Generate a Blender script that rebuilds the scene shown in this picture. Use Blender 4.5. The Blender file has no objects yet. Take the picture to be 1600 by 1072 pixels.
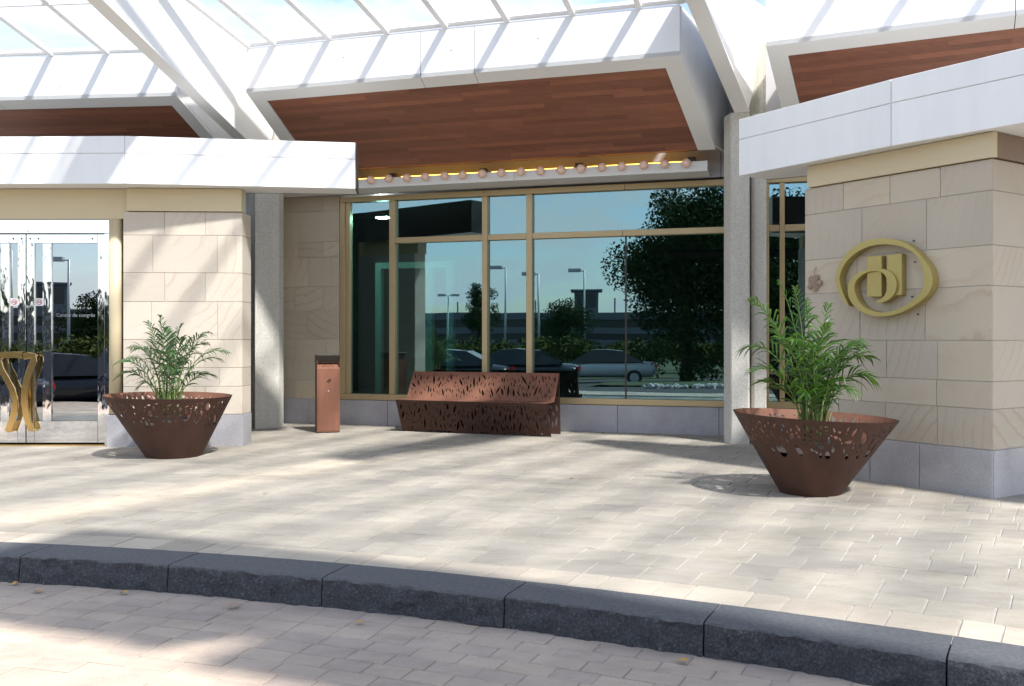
import bpy, math, random
import numpy as np
from mathutils import Vector, Matrix
from mathutils.geometry import delaunay_2d_cdt
R = random.Random(7)
SC = bpy.context.scene
COL = SC.collection
rad = math.radians

# ------------------------------------------------------------------ camera
cam = bpy.data.cameras.new('camera')
cam.sensor_width = 36.0
cam.lens = 36.0 * 1450 / 1600
cam.shift_y = -0.005
cam.clip_start = 0.05
cam.clip_end = 2000
camo = bpy.data.objects.new('camera', cam)
camo.location = (0, 0, 1.3)
camo.rotation_euler = (rad(90), 0, 0)
COL.objects.link(camo)
SC.camera = camo

# ------------------------------------------------------------------ light
SUN_EL, SUN_AZ = rad(53.5), rad(180 - 36)       # azimuth clockwise from +Y
SUN = Vector((math.sin(SUN_AZ) * math.cos(SUN_EL), math.cos(SUN_AZ) * math.cos(SUN_EL), math.sin(SUN_EL)))
sl = bpy.data.lights.new('sun', 'SUN')
sl.energy = 5.0
sl.angle = rad(3.0)
sl.color = (1.0, 0.955, 0.88)
so = bpy.data.objects.new('sun', sl)
so.rotation_euler = SUN.to_track_quat('Z', 'Y').to_euler()
so.location = SUN * 50
COL.objects.link(so)

W = bpy.data.worlds.new('World')
SC.world = W
W.use_nodes = True
nt = W.node_tree
nt.nodes.clear()
def wn(t, **k):
    n = nt.nodes.new(t)
    for a, b in k.items(): setattr(n, a, b)
    return n
out = wn('ShaderNodeOutputWorld'); bg = wn('ShaderNodeBackground')
sky = wn('ShaderNodeTexSky', sky_type='NISHITA', sun_disc=False, sun_elevation=SUN_EL, sun_rotation=SUN_AZ, dust_density=1.0)
tc = wn('ShaderNodeTexCoord'); sep = wn('ShaderNodeSeparateXYZ')
add = wn('ShaderNodeMath', operation='ADD'); add.inputs[1].default_value = 0.22
dx = wn('ShaderNodeMath', operation='DIVIDE'); dy = wn('ShaderNodeMath', operation='DIVIDE')
comb = wn('ShaderNodeCombineXYZ'); noi = wn('ShaderNodeTexNoise')
noi.inputs['Scale'].default_value = 2.2; noi.inputs['Detail'].default_value = 7; noi.inputs['Roughness'].default_value = 0.58
rmp = wn('ShaderNodeValToRGB')
rmp.color_ramp.elements[0].color = (.12, .12, .12, 1); rmp.color_ramp.elements[0].position = 0.42; rmp.color_ramp.elements[1].position = 0.62
mxc = wn('ShaderNodeMix', data_type='RGBA')
mxc.inputs['B'].default_value = (4.7, 4.85, 5.1, 1)
L = nt.links.new
L(tc.outputs['Generated'], sep.inputs[0]); L(sep.outputs['Z'], add.inputs[0])
L(sep.outputs['X'], dx.inputs[0]); L(add.outputs[0], dx.inputs[1])
L(sep.outputs['Y'], dy.inputs[0]); L(add.outputs[0], dy.inputs[1])
L(dx.outputs[0], comb.inputs[0]); L(dy.outputs[0], comb.inputs[1])
L(comb.outputs[0], noi.inputs['Vector']); L(noi.outputs['Fac'], rmp.inputs['Fac'])
L(rmp.outputs['Color'], mxc.inputs['Factor']); L(sky.outputs[0], mxc.inputs['A'])
L(mxc.outputs['Result'], bg.inputs['Color']); L(bg.outputs[0], out.inputs['Surface'])
bg.inputs['Strength'].default_value = 0.15

SC.view_settings.view_transform = 'Standard'
SC.view_settings.look = 'None'
SC.view_settings.gamma = 1
SC.view_settings.use_curve_mapping = False
SC.view_settings.exposure = 1.02
try:
    SC.cycles.use_denoising = True
    SC.cycles.max_bounces = 14
    SC.cycles.diffuse_bounces = 6
    SC.cycles.glossy_bounces = 6
    SC.cycles.transparent_max_bounces = 24
    SC.cycles.transmission_bounces = 8
    SC.cycles.sample_clamp_indirect = 6
except Exception:
    pass

# ------------------------------------------------------------------ materials
def lin(r, g, b):
    f = lambda c: c / 12.92 if c <= 0.04045 else ((c + 0.055) / 1.055) ** 2.4
    return (f(r / 255), f(g / 255), f(b / 255), 1)
class NM:
    """one node material; small helpers to wire noise, ramps and bump"""
    def __init__(s, name):
        s.m = bpy.data.materials.new(name); s.m.use_nodes = True
        s.t = s.m.node_tree; s.b = s.t.nodes['Principled BSDF']; s.o = s.t.nodes['Material Output']
        s._tc = None
    def n(s, t, **k):
        q = s.t.nodes.new(t)
        for a, b in k.items(): setattr(q, a, b)
        return q
    def l(s, a, b): s.t.links.new(a, b)
    def coord(s, scale=(1, 1, 1), rand=False, rot=(0, 0, 0)):
        tcn = s.n('ShaderNodeTexCoord'); mp = s.n('ShaderNodeMapping')
        mp.inputs['Scale'].default_value = scale; mp.inputs['Rotation'].default_value = rot
        s.l(tcn.outputs['Object'], mp.inputs['Vector'])
        if rand:
            oi = s.n('ShaderNodeObjectInfo'); ml = s.n('ShaderNodeMath', operation='MULTIPLY'); ml.inputs[1].default_value = 37
            s.l(oi.outputs['Random'], ml.inputs[0]); s.l(ml.outputs[0], mp.inputs['Location'])
        return mp.outputs['Vector']
    def noise(s, scale, detail=4, rough=.55, vec=None, dist=0):
        q = s.n('ShaderNodeTexNoise'); q.inputs['Scale'].default_value = scale; q.inputs['Detail'].default_value = detail
        q.inputs['Roughness'].default_value = rough; q.inputs['Distortion'].default_value = dist
        s.l(vec if vec is not None else s.coord(), q.inputs['Vector']); return q.outputs['Fac']
    def ramp(s, fac, stops):
        q = s.n('ShaderNodeValToRGB'); e = q.color_ramp.elements
        while len(e) < len(stops): e.new(0.5)
        for i, (p, c) in enumerate(stops):
            e[i].position = p; e[i].color = c if len(c) == 4 else (*c, 1)
        s.l(fac, q.inputs['Fac']); return q.outputs['Color']
    def mix(s, fac, a, b, mode='MIX'):
        q = s.n('ShaderNodeMix', data_type='RGBA', blend_type=mode)
        for v, i in ((fac, 'Factor'), (a, 'A'), (b, 'B')):
            if hasattr(v, 'node'): s.l(v, q.inputs[i])
            elif i == 'Factor': q.inputs[i].default_value = v
            else: q.inputs[i].default_value = v if len(v) == 4 else (*v, 1)
        return q.outputs['Result']
    def bump(s, fac, strength=.3, dist=.01):
        q = s.n('ShaderNodeBump'); q.inputs['Strength'].default_value = strength; q.inputs['Distance'].default_value = dist
        s.l(fac, q.inputs['Height']); s.l(q.outputs[0], s.b.inputs['Normal']); return q
    def set(s, color=None, rough=.6, metal=0, spec=None):
        if color is not None:
            if hasattr(color, 'node'): s.l(color, s.b.inputs['Base Color'])
            else: s.b.inputs['Base Color'].default_value = color if len(color) == 4 else (*color, 1)
        if hasattr(rough, 'node'): s.l(rough, s.b.inputs['Roughness'])
        else: s.b.inputs['Roughness'].default_value = rough
        s.b.inputs['Metallic'].default_value = metal
        if spec is not None: s.b.inputs['Specular IOR Level'].default_value = spec
        return s.m
    def rnd(s):
        oi = s.n('ShaderNodeObjectInfo'); ge = s.n('ShaderNodeNewGeometry'); a = s.n('ShaderNodeMath', operation='ADD')
        s.l(oi.outputs['Random'], a.inputs[0]); s.l(ge.outputs['Random Per Island'], a.inputs[1])
        w = s.n('ShaderNodeTexWhiteNoise', noise_dimensions='1D'); s.l(a.outputs[0], w.inputs['W'])
        return w.outputs['Value']

def simple(name, col, rough=.5, metal=0, var=0.12, scale=6, bump=0, bscale=40, spec=None):
    q = NM(name)
    c = q.mix(q.noise(scale, 5), tuple(x * (1 - var) for x in col[:3]), tuple(min(1, x * (1 + var)) for x in col[:3]))
    if bump: q.bump(q.noise(bscale, 3), bump, .004)
    return q.set(c, rough, metal, spec)

M = {}
def mk_stone(name, base, vein, grime=.0):
    q = NM(name)
    v0 = q.coord(rand=True)
    vr = q.n('ShaderNodeVectorRotate', rotation_type='AXIS_ANGLE'); vr.inputs['Axis'].default_value = (.3, .95, .1)
    q.l(v0, vr.inputs['Vector']); an = q.n('ShaderNodeMath', operation='MULTIPLY'); an.inputs[1].default_value = 6.3
    q.l(q.rnd(), an.inputs[0]); q.l(an.outputs[0], vr.inputs['Angle'])
    v = vr.outputs[0]
    n1 = q.noise(1.3, 3, .5, v)
    # flowing bands of the sandstone: a wave whose phase is bent by low noise
    wv = q.n('ShaderNodeTexWave', wave_type='BANDS', bands_direction='DIAGONAL', wave_profile='SAW')
    wv.inputs['Scale'].default_value = 4.2; wv.inputs['Distortion'].default_value = 7.5; wv.inputs['Detail'].default_value = 4
    wv.inputs['Detail Scale'].default_value = .42; wv.inputs['Detail Roughness'].default_value = .55
    q.l(v, wv.inputs['Vector'])
    f = q.ramp(wv.outputs['Fac'], [(0, (0, 0, 0)), (.62, (.12, .12, .12)), (.86, (1, 1, 1)), (.93, (.2, .2, .2)), (1, (0, 0, 0))])
    m2 = q.ramp(q.noise(.9, 3, .6, v), [(.42, (0, 0, 0)), (.68, (1, 1, 1))])
    fm = q.mix(1, f, m2, 'MULTIPLY')
    fm = q.mix(1, fm, (.46, .46, .46), 'MULTIPLY')
    base2 = q.mix(n1, tuple(x * .86 for x in base), tuple(min(1, x * 1.1) for x in base))
    rn = q.rnd()
    tone = q.ramp(rn, [(0, (.87, .85, .83)), (.35, (.94, .93, .92)), (.7, (1, .985, .96)), (1, (1.06, 1.03, .96))])
    c = q.mix(1, q.mix(fm, base2, vein), tone, 'MULTIPLY')
    fine = q.ramp(q.noise(90, 3, .6), [(.3, (.9, .9, .9)), (.7, (1, 1, 1))])
    c = q.mix(1, c, fine, 'MULTIPLY')
    q.bump(q.noise(45, 5, .65), .18, .004)
    return q.set(c, .72)
M['stone'] = mk_stone('sandstone', (.60, .525, .435), (.40, .27, .17))
M['stone_r'] = mk_stone('sandstone shade tone', (.53, .46, .37), (.37, .255, .17))  # same sandstone, with the shade on the right wall put into its base colour
M['stone_dim'] = mk_stone('sandstone dimmed tone', (.54, .47, .36), (.35, .26, .17))  # sandstone dimmed in its base colour to stand in for shade
def mk_granite():
    q = NM('granite plinth')
    sp = q.ramp(q.noise(160, 2, .7), [(.32, (.31, .30, .305)), (.5, (.46, .45, .455)), (.7, (.56, .55, .555))])
    st = q.ramp(q.noise(2.6, 5, .6), [(.3, (.74, .72, .74)), (.7, (1, 1, 1))])
    c = q.mix(1, sp, st, 'MULTIPLY')
    tone = q.ramp(q.rnd(), [(0, (.88, .87, .87)), (1, (1.0, 1, 1.0))])
    c = q.mix(1, c, tone, 'MULTIPLY')
    q.bump(q.noise(120, 3), .15, .003)
    return q.set(c, .6)
M['granite'] = mk_granite()
def mk_concrete(name, moss):
    q = NM(name)
    vo = q.n('ShaderNodeTexVoronoi'); vo.inputs['Scale'].default_value = 130; q.l(q.coord(), vo.inputs['Vector'])
    sp = q.ramp(vo.outputs['Color'], [(0, (.38, .35, .30)), (.55, (.59, .56, .50)), (1, (.69, .665, .62))])
    stk = q.ramp(q.noise(1.6, 5, .65, q.coord((6, 6, .55))), [(.38, (0, 0, 0)), (.66, (1, 1, 1))])
    c = q.mix(stk, q.mix(.55 if moss else .22, sp, (.17, .165, .09) if moss else (.33, .3, .22)), sp)
    q.bump(vo.outputs['Distance'], .5, .006)
    return q.set(c, .85)
M['concrete'] = mk_concrete('exposed aggregate concrete', False)
M['moss_concrete'] = mk_concrete('mossy exposed aggregate', True)
M['mortar'] = simple('mortar', (.47, .435, .40), .9)
def mk_white():
    q = NM('white metal panel')
    st = q.ramp(q.noise(1.0, 6, .65, q.coord((5, 5, .5))), [(.35, (.755, .75, .745)), (.6, (.79, .785, .78))])
    sp = q.ramp(q.noise(26, 4, .7), [(.27, (.55, .54, .52)), (.34, (1, 1, 1))])
    q.bump(q.noise(1.2, 2), .05, .02)
    return q.set(q.mix(.25, st, q.mix(1, st, sp, 'MULTIPLY')), .4)
M['white'] = mk_white()
M['white_matt'] = simple('white steel paint', (.74, .73, .71), .5, 0, .05, 2)
M['grey_panel'] = simple('grey metal panel', (.46, .46, .49), .45, 0, .08, 2)
M['seam'] = simple('panel backing', (.16, .16, .16), .7)
def mk_wood():
    q = NM('oiled hardwood')
    v = q.coord((1, 9, 9), rot=(0, 0, rad(16.5)), rand=True)
    g = q.noise(2.2, 6, .6, v, .6)
    c = q.mix(g, (.19, .074, .043), (.34, .143, .086))
    tone = q.ramp(q.rnd(), [(0, (.72, .68, .68)), (.3, (.86, .83, .83)), (.75, (1, .97, .95)), (1, (1.18, 1.1, 1.05))])
    c = q.mix(1, c, tone, 'MULTIPLY')
    q.bump(g, .1, .003)
    return q.set(c, .42)
M['wood'] = mk_wood()
M['bronze'] = simple('champagne anodised frame', (.50, .375, .205), .38, .35, .06, 3)
M['cream'] = simple('cream metal cladding', (.58, .475, .30), .45, 0, .05, 2)
M['brown_clad'] = simple('brown metal cladding', (.20, .13, .08), .5)
def mk_corten(name, k):
    q = NM(name)
    n = q.noise(5, 7, .7); n2 = q.noise(60, 4, .7)
    c = q.mix(n, (.225 * k, .092 * k, .050 * k), (.345 * k, .145 * k, .085 * k))
    c = q.mix(q.ramp(n2, [(.35, (.5, .5, .5)), (.75, (0, 0, 0))]), c, (.15 * k, .068 * k, .043 * k))
    st = q.ramp(q.noise(1.4, 5, .6, q.coord((5, 5, .5))), [(.35, (.78, .74, .7)), (.7, (1.05, 1, .98))])
    c = q.mix(1, c, st, 'MULTIPLY')
    q.bump(n2, .25, .002)
    return q.set(c, .78)
M['corten'] = mk_corten('weathering steel', .85)
M['corten_shade'] = mk_corten('weathering steel shade tone', .27)  # same rust steel, darkened in colour for faces that lie in shade
M['corten_sunlit'] = mk_corten('weathering steel sunlit tone', .72)  # same rust steel, brightened in colour as if sunlit inside the bowl
M['gold'] = simple('gold painted metal', (.40, .315, .105), .42, .35, .08, 8, .06, 200)
M['brass'] = simple('polished brass', (.75, .50, .20), .16, 1, .1, 6)
def mk_steel():
    q = NM('polished stainless steel')
    n = q.noise(3.2, 2, .5, q.coord((2.2, 2.2, .9)))
    q.bump(n, .22, .02)
    return q.set((.80, .80, .81), .035, 1)
M['steel'] = mk_steel()
def thin_glass(name, tint, refl, refl_col, wob=0.0, pw=None):
    q = NM(name); q.t.nodes.remove(q.b)
    tr = q.n('ShaderNodeBsdfTransparent'); tr.inputs['Color'].default_value = (*tint, 1)
    gl = q.n('ShaderNodeBsdfGlossy'); gl.inputs['Color'].default_value = (*refl_col, 1); gl.inputs['Roughness'].default_value = 0.0
    lw = q.n('ShaderNodeLayerWeight'); lw.inputs['Blend'].default_value = .25
    mr = q.n('ShaderNodeMapRange'); mr.inputs['To Min'].default_value = refl; mr.inputs['To Max'].default_value = min(1, refl + .5)
    q.l(lw.outputs['Fresnel'], mr.inputs['Value'])
    if wob:
        bp = q.n('ShaderNodeBump'); bp.inputs['Strength'].default_value = wob; bp.inputs['Distance'].default_value = .01
        q.l(q.noise(1.1, 1, .4, q.coord((1, 1, .7))), bp.inputs['Height']); q.l(bp.outputs[0], gl.inputs['Normal'])
    ms = q.n('ShaderNodeMixShader')
    q.l(mr.outputs[0], ms.inputs[0]); q.l(tr.outputs[0], ms.inputs[1]); q.l(gl.outputs[0], ms.inputs[2]); q.l(ms.outputs[0], q.o.inputs['Surface'])
    return q.m
M['window'] = thin_glass('tinted reflective glazing', (.42, .64, .60), .29, (.56, .78, .86), .06)
M['door_glass'] = thin_glass('grey door glazing', (.4, .42, .42), .42, (.80, .87, .94), .05)
def roof_glass():
    q = NM('fritted skylight glazing'); q.t.nodes.remove(q.b)
    tr = q.n('ShaderNodeBsdfTransparent'); tr.inputs['Color'].default_value = (.82, .86, .92, 1)
    tl = q.n('ShaderNodeBsdfTranslucent'); tl.inputs['Color'].default_value = (.42, .55, .78, 1)
    ms = q.n('ShaderNodeMixShader'); ms.inputs[0].default_value = .15
    q.l(tr.outputs[0], ms.inputs[1]); q.l(tl.outputs[0], ms.inputs[2]); q.l(ms.outputs[0], q.o.inputs['Surface']); return q.m
M['roof_glass'] = roof_glass()
def mk_paver(name, lo, hi, tones, stain=.8):
    q = NM(name)
    n = q.noise(3.0, 6, .65, q.coord(rand=False)); fine = q.noise(70, 3, .7)
    c = q.mix(n, lo, hi)
    c = q.mix(q.ramp(fine, [(.3, (.45, .45, .45)), (.7, (0, 0, 0))]), c, tuple(x * .78 for x in lo))
    c = q.mix(1, c, q.ramp(q.rnd(), tones), 'MULTIPLY')
    # worn pale scuffs and grey dirt lying across the paving, in world position
    ge = q.n('ShaderNodeNewGeometry'); mp = q.n('ShaderNodeMapping'); mp.inputs['Scale'].default_value = (.55, 1.1, 1); mp.inputs['Rotation'].default_value = (0, 0, rad(25))
    q.l(ge.outputs['Position'], mp.inputs['Vector'])
    d = q.ramp(q.noise(1.25, 6, .68, mp.outputs[0]), [(.34, (.68, .68, .69)), (.5, (.92, .92, .91)), (.66, (1.12, 1.11, 1.10))])
    c = q.mix(stain, c, q.mix(1, c, d, 'MULTIPLY'))
    d2 = q.ramp(q.noise(7, 5, .7, mp.outputs[0]), [(.33, (.84, .83, .81)), (.5, (1, 1, 1)), (.70, (1.06, 1.06, 1.05))])
    c = q.mix(stain, c, q.mix(1, c, d2, 'MULTIPLY'))
    q.bump(q.noise(55, 5, .7), .3, .004)
    return q.set(c, .85)
T = [(0, (.87, .865, .87)), (.3, (.94, .935, .935)), (.65, (.98, .975, .96)), (.88, (1.02, 1.0, .96)), (1, (1.08, 1.07, 1.05))]
M['paver'] = mk_paver('concrete paver', (.318, .282, .234), (.378, .34, .288), T)
M['border'] = mk_paver('pale border paver', (.40, .35, .285), (.48, .42, .35), [(0, (.84, .82, .8)), (.5, (.97, .95, .92)), (1, (1.12, 1.1, 1.06))], .6)
M['brick'] = mk_paver('driveway brick', (.415, .345, .292), (.49, .415, .355), [(0, (.87, .86, .87)), (.4, (.95, .93, .92)), (1, (1.04, 1.01, .97))])
def mk_joint(name, a, b):
    q = NM(name); c = q.mix(q.ramp(q.noise(2.3, 5, .7), [(.35, (0, 0, 0)), (.65, (1, 1, 1))]), a, b)
    q.bump(q.noise(150, 3), .4, .004); return q.set(c, .95)
M['joint'] = mk_joint('pale joint sand', (.30, .275, .25), (.52, .49, .445))
M['joint_dark'] = mk_joint('driveway joint sand', (.22, .20, .185), (.45, .40, .36))
def mk_kerb():
    q = NM('dark granite kerb')
    fine = q.noise(75, 6, .8); big = q.noise(6, 5, .6)
    c = q.ramp(fine, [(.3, (.014, .015, .018)), (.5, (.045, .047, .055)), (.7, (.17, .175, .19))])
    c = q.mix(q.ramp(big, [(.3, (0, 0, 0)), (.7, (.5, .5, .5))]), c, (.052, .055, .064))
    pale = q.ramp(q.noise(14, 6, .75), [(.62, (0, 0, 0)), (.70, (.8, .8, .8))])
    c = q.mix(pale, c, (.26, .26, .265))
    q.bump(q.noise(48, 7, .75), .9, .012)
    return q.set(c, .8)
M['kerb'] = mk_kerb()
M['kerb_top'] = simple('kerb sawn top', (.082, .083, .088), .8, 0, .55, 45, .6, 60)
M['soil'] = simple('dark potting soil', (.045, .035, .028), .95, 0, .5, 30, .8, 40)
M['pot'] = simple('black nursery pot', (.02, .02, .02), .6)
def mk_leaf(name, a, b, trans=.3):
    q = NM(name)
    c = q.mix(q.rnd(), a, b); c = q.mix(1, c, q.ramp(q.noise(7, 3), [(.3, (.75, .75, .7)), (.7, (1.1, 1.1, 1))]), 'MULTIPLY')
    q.set(c, .36)
    tl = q.n('ShaderNodeBsdfTranslucent'); ms = q.n('ShaderNodeMixShader'); ms.inputs[0].default_value = trans
    br = q.mix(1, c, (1.5, 1.7, .7), 'MULTIPLY')
    q.l(br, tl.inputs['Color']); q.l(q.b.outputs[0], ms.inputs[1]); q.l(tl.outputs[0], ms.inputs[2]); q.l(ms.outputs[0], q.o.inputs['Surface'])
    return q.m
M['palm'] = mk_leaf('palm leaflet', (.034, .098, .022), (.10, .19, .036))
M['palm_grey'] = mk_leaf('palm leaflet dusty', (.035, .08, .032), (.085, .145, .055), .22)
M['palm_stem'] = simple('palm stem', (.12, .17, .04), .5, 0, .3)
M['dry'] = simple('dry brown leaf', (.30, .21, .15), .8, 0, .3, 30)
M['yellow_leaf'] = simple('yellow fallen leaf', (.42, .25, .07), .7, 0, .3, 60)
M['bulb'] = simple('salmon frosted glass', (.84, .58, .45), .25, 0, .06, 4)
M['socket'] = simple('lamp socket', (.3, .3, .3), .4, .5)
M['dark_metal'] = simple('dark brown metal', (.035, .025, .02), .5)
M['black'] = simple('matt black', (.008, .008, .008), .9, spec=.05)
def emit(name, col, st):
    q = NM(name); q.set((.02, .02, .02), .5); q.b.inputs['Emission Color'].default_value = (*col, 1); q.b.inputs['Emission Strength'].default_value = st
    return q.m
M['tube'] = emit('warm lamp tube', (1.0, .52, .07), 4.5)
M['lobby_lamp'] = emit('lobby lamp', (.9, 1.0, .95), 420)
M['teal_frame'] = simple('pale green lobby frame', (.72, .90, .88), .4, 0, .03)
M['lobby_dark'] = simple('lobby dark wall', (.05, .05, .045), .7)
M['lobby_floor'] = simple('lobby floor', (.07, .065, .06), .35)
M['sticker'] = simple('sticker white', (.75, .75, .75), .4, 0, .01)
M['red'] = simple('sticker red', (.5, .03, .04), .4)
M['ink'] = simple('sticker ink', (.03, .03, .03), .4)
M['etch'] = simple('etched pale lettering', (.16, .18, .19), .5, 0, .01)
M['asphalt'] = simple('asphalt ground', (.035, .036, .036), .9, 0, .2, 2)
M['grass'] = simple('rough lawn', (.03, .045, .014), .95, 0, .4, 3)
M['foliage'] = simple('tree foliage', (.026, .048, .016), .9, 0, .5, .9, spec=.1)
M['hedge'] = simple('hedge foliage', (.055, .07, .016), .9, 0, .5, .7, spec=.1)
M['bark'] = simple('bark', (.06, .045, .03), .9)
M['galv'] = simple('galvanised pole', (.42, .44, .46), .5, .3)
M['carpark'] = simple('car park concrete', (.10, .115, .135), .8, 0, .15, .3)
M['far_glass'] = simple('far dark windows', (.015, .02, .025), .2)
M['pier'] = simple('dark pier cladding', (.04, .038, .032), .7)
M['car_dark'] = simple('dark blue car paint', (.012, .016, .024), .15)
M['car_silver'] = simple('silver car paint', (.5, .52, .54), .2)
M['car_glass'] = simple('car glass', (.012, .016, .02), .05)
M['tyre'] = simple('tyre', (.015, .015, .015), .8)
M['tail'] = simple('red tail lamp', (.5, .01, .01), .15)
M['rock'] = simple('pale border rock', (.38, .37, .36), .85, 0, .3, 8)

# ------------------------------------------------------------------ mesh helpers
class MB:
    def __init__(s): s.v = []; s.f = []; s.mi = []
    def add(s, v, f, mi=0):
        o = len(s.v); s.v += [tuple(p) for p in v]; s.f += [tuple(i + o for i in q) for q in f]; s.mi += [mi] * len(f)
    def hexa(s, b, t, mi=0):      # b, t: four corner points bottom / top
        s.add(list(b) + list(t), [(3, 2, 1, 0), (4, 5, 6, 7), (0, 1, 5, 4), (1, 2, 6, 5), (2, 3, 7, 6), (3, 0, 4, 7)], mi)
    def box(s, x0, x1, y0, y1, z0, z1, mi=0):
        s.hexa([(x0, y0, z0), (x1, y0, z0), (x1, y1, z0), (x0, y1, z0)], [(x0, y0, z1), (x1, y0, z1), (x1, y1, z1), (x0, y1, z1)], mi)
    def prism(s, poly, vec, mi=0):   # planar polygon pushed along vec
        n = len(poly); vec = Vector(vec); p = [Vector(q) for q in poly]
        s.add(p + [q + vec for q in p], [tuple(range(n - 1, -1, -1)), tuple(range(n, 2 * n))] + [(i, (i + 1) % n, n + (i + 1) % n, n + i) for i in range(n)], mi)
    def ext(s, xy, z0, z1, mi=0):
        s.prism([(x, y, z0) for x, y in xy], (0, 0, z1 - z0), mi)
    def tube(s, pts, r, seg=8, mi=0, cap=True):
        pts = [Vector(p) for p in pts]; n = len(pts); rr = r if hasattr(r, '__len__') else [r] * n
        ring = []; o = len(s.v)
        for i, p in enumerate(pts):
            d = (pts[min(i + 1, n - 1)] - pts[max(i - 1, 0)]).normalized()
            a = d.orthogonal().normalized() if i == 0 else (a - d * a.dot(d)).normalized()
            b = d.cross(a)
            s.v += [tuple(p + (a * math.cos(t) + b * math.sin(t)) * rr[i]) for t in [2 * math.pi * k / seg for k in range(seg)]]
        for i in range(n - 1):
            for k in range(seg):
                k2 = (k + 1) % seg
                s.f.append((o + i * seg + k, o + i * seg + k2, o + (i + 1) * seg + k2, o + (i + 1) * seg + k)); s.mi.append(mi)
        if cap:
            s.f.append(tuple(o + k for k in range(seg - 1, -1, -1))); s.f.append(tuple(o + (n - 1) * seg + k for k in range(seg))); s.mi += [mi, mi]
    def bar(s, a, b, w, h, up=(0, 0, 1), mi=0):   # box section from a to b, w across, h along up
        a, b = Vector(a), Vector(b); d = (b - a).normalized(); sd = d.cross(Vector(up)).normalized() * (w / 2); u = sd.cross(d).normalized() * (h / 2)
        s.hexa([a - sd - u, a + sd - u, a + sd + u, a - sd + u], [b - sd - u, b + sd - u, b + sd + u, b - sd + u], mi)
    def sphere(s, c, r, seg=14, rings=8, mi=0):
        c = Vector(c); o = len(s.v)
        for i in range(rings + 1):
            ph = math.pi * i / rings
            for k in range(seg):
                t = 2 * math.pi * k / seg
                s.v.append((c.x + r * math.sin(ph) * math.cos(t), c.y + r * math.sin(ph) * math.sin(t), c.z + r * math.cos(ph)))
        for i in range(rings):
            for k in range(seg):
                k2 = (k + 1) % seg; s.f.append((o + i * seg + k, o + (i + 1) * seg + k, o + (i + 1) * seg + k2, o + i * seg + k2)); s.mi.append(mi)
    def mesh(s, name, mats, smooth=False):
        me = bpy.data.meshes.new(name); me.from_pydata(s.v, [], s.f)
        for m in (mats if isinstance(mats, (list, tuple)) else [mats]): me.materials.append(m)
        if any(s.mi): me.polygons.foreach_set('material_index', s.mi)
        if smooth: me.polygons.foreach_set('use_smooth', [True] * len(me.polygons))
        me.validate(); me.update()
        return me
    def obj(s, name, mats, parent=None, smooth=False, **props):
        return link(name, s.mesh(name, mats, smooth), parent, **props)
def link(name, me, parent=None, loc=None, **props):
    o = bpy.data.objects.new(name, me); COL.objects.link(o)
    if loc is not None: o.location = loc
    if parent is not None:
        o.parent = parent
        o.matrix_parent_inverse = ROOTINV.get(parent.name, Matrix())
    for k, v in props.items(): o[k] = v
    return o
ROOTINV = {}
def thing(name, label, cat, loc=(0, 0, 0), group=None):
    o = bpy.data.objects.new(name, None); COL.objects.link(o); o.location = loc
    o.empty_display_size = .1
    o['label'] = label; o['category'] = cat
    if group: o['group'] = group
    ROOTINV[o.name] = Matrix.Translation(Vector(loc)).inverted()   # children are modelled in world metres
    return o
def bevel(o, w=.004, seg=1):
    m = o.modifiers.new('edge', 'BEVEL'); m.width = w; m.segments = seg; m.limit_method = 'ANGLE'; m.angle_limit = rad(40)
    return o
def arr(*p): return np.array(p, float)

# ------------------------------------------------------------------ plan of the place (metres; camera foot at 0,0; plaza at z = 0)
CC = arr(-5.829, -9.362)                 # the drop-off curve's centre
R0, RB, RP = 15.166, 15.485, 15.77       # kerb face, kerb back, end of border course
ROAD = -.15
D_ = arr(.9585, -.285); D_ /= np.linalg.norm(D_); N_ = arr(D_[1], -D_[0])   # window wall: right along it, and out of it
W0 = arr(-2.61, 13.96)
def wp(u, off, z): p = W0 + D_ * u + N_ * off; return (p[0], p[1], z)
RW0 = arr(3.185, 8.568); RWD = arr(.5486, -.8361); RWN = arr(-.8361, -.5486)
def rp(s, off, z): p = RW0 + RWD * s + RWN * off; return (p[0], p[1], z)
RC = RW0 + RWD * 1.275; RSD = arr(.8361, .5486); RSN = arr(.5486, -.8361)
def rsp(s, off, z): p = RC + RSD * s + RSN * off; return (p[0], p[1], z)
LW0 = arr(-4.645, 11.09); LWD = arr(.9987, .05); LWD /= np.linalg.norm(LWD); LWN = arr(LWD[1], -LWD[0])
def lp(s, off, z): p = LW0 + LWD * s + LWN * off; return (p[0], p[1], z)
LC = LW0 + LWD * 1.40; LSD = arr(.05, .9987); LSN = arr(.9987, -.05)
def lsp(s, off, z): p = LC + LSD * s + LSN * off; return (p[0], p[1], z)
def block(fn, u0, u1, z0, z1, o0, o1):   # an upright box in one of the wall frames
    mb = MB(); mb.hexa([fn(u0, o1, z0), fn(u1, o1, z0), fn(u1, o0, z0), fn(u0, o0, z0)], [fn(u0, o1, z1), fn(u1, o1, z1), fn(u1, o0, z1), fn(u0, o0, z1)])
    return mb

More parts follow.
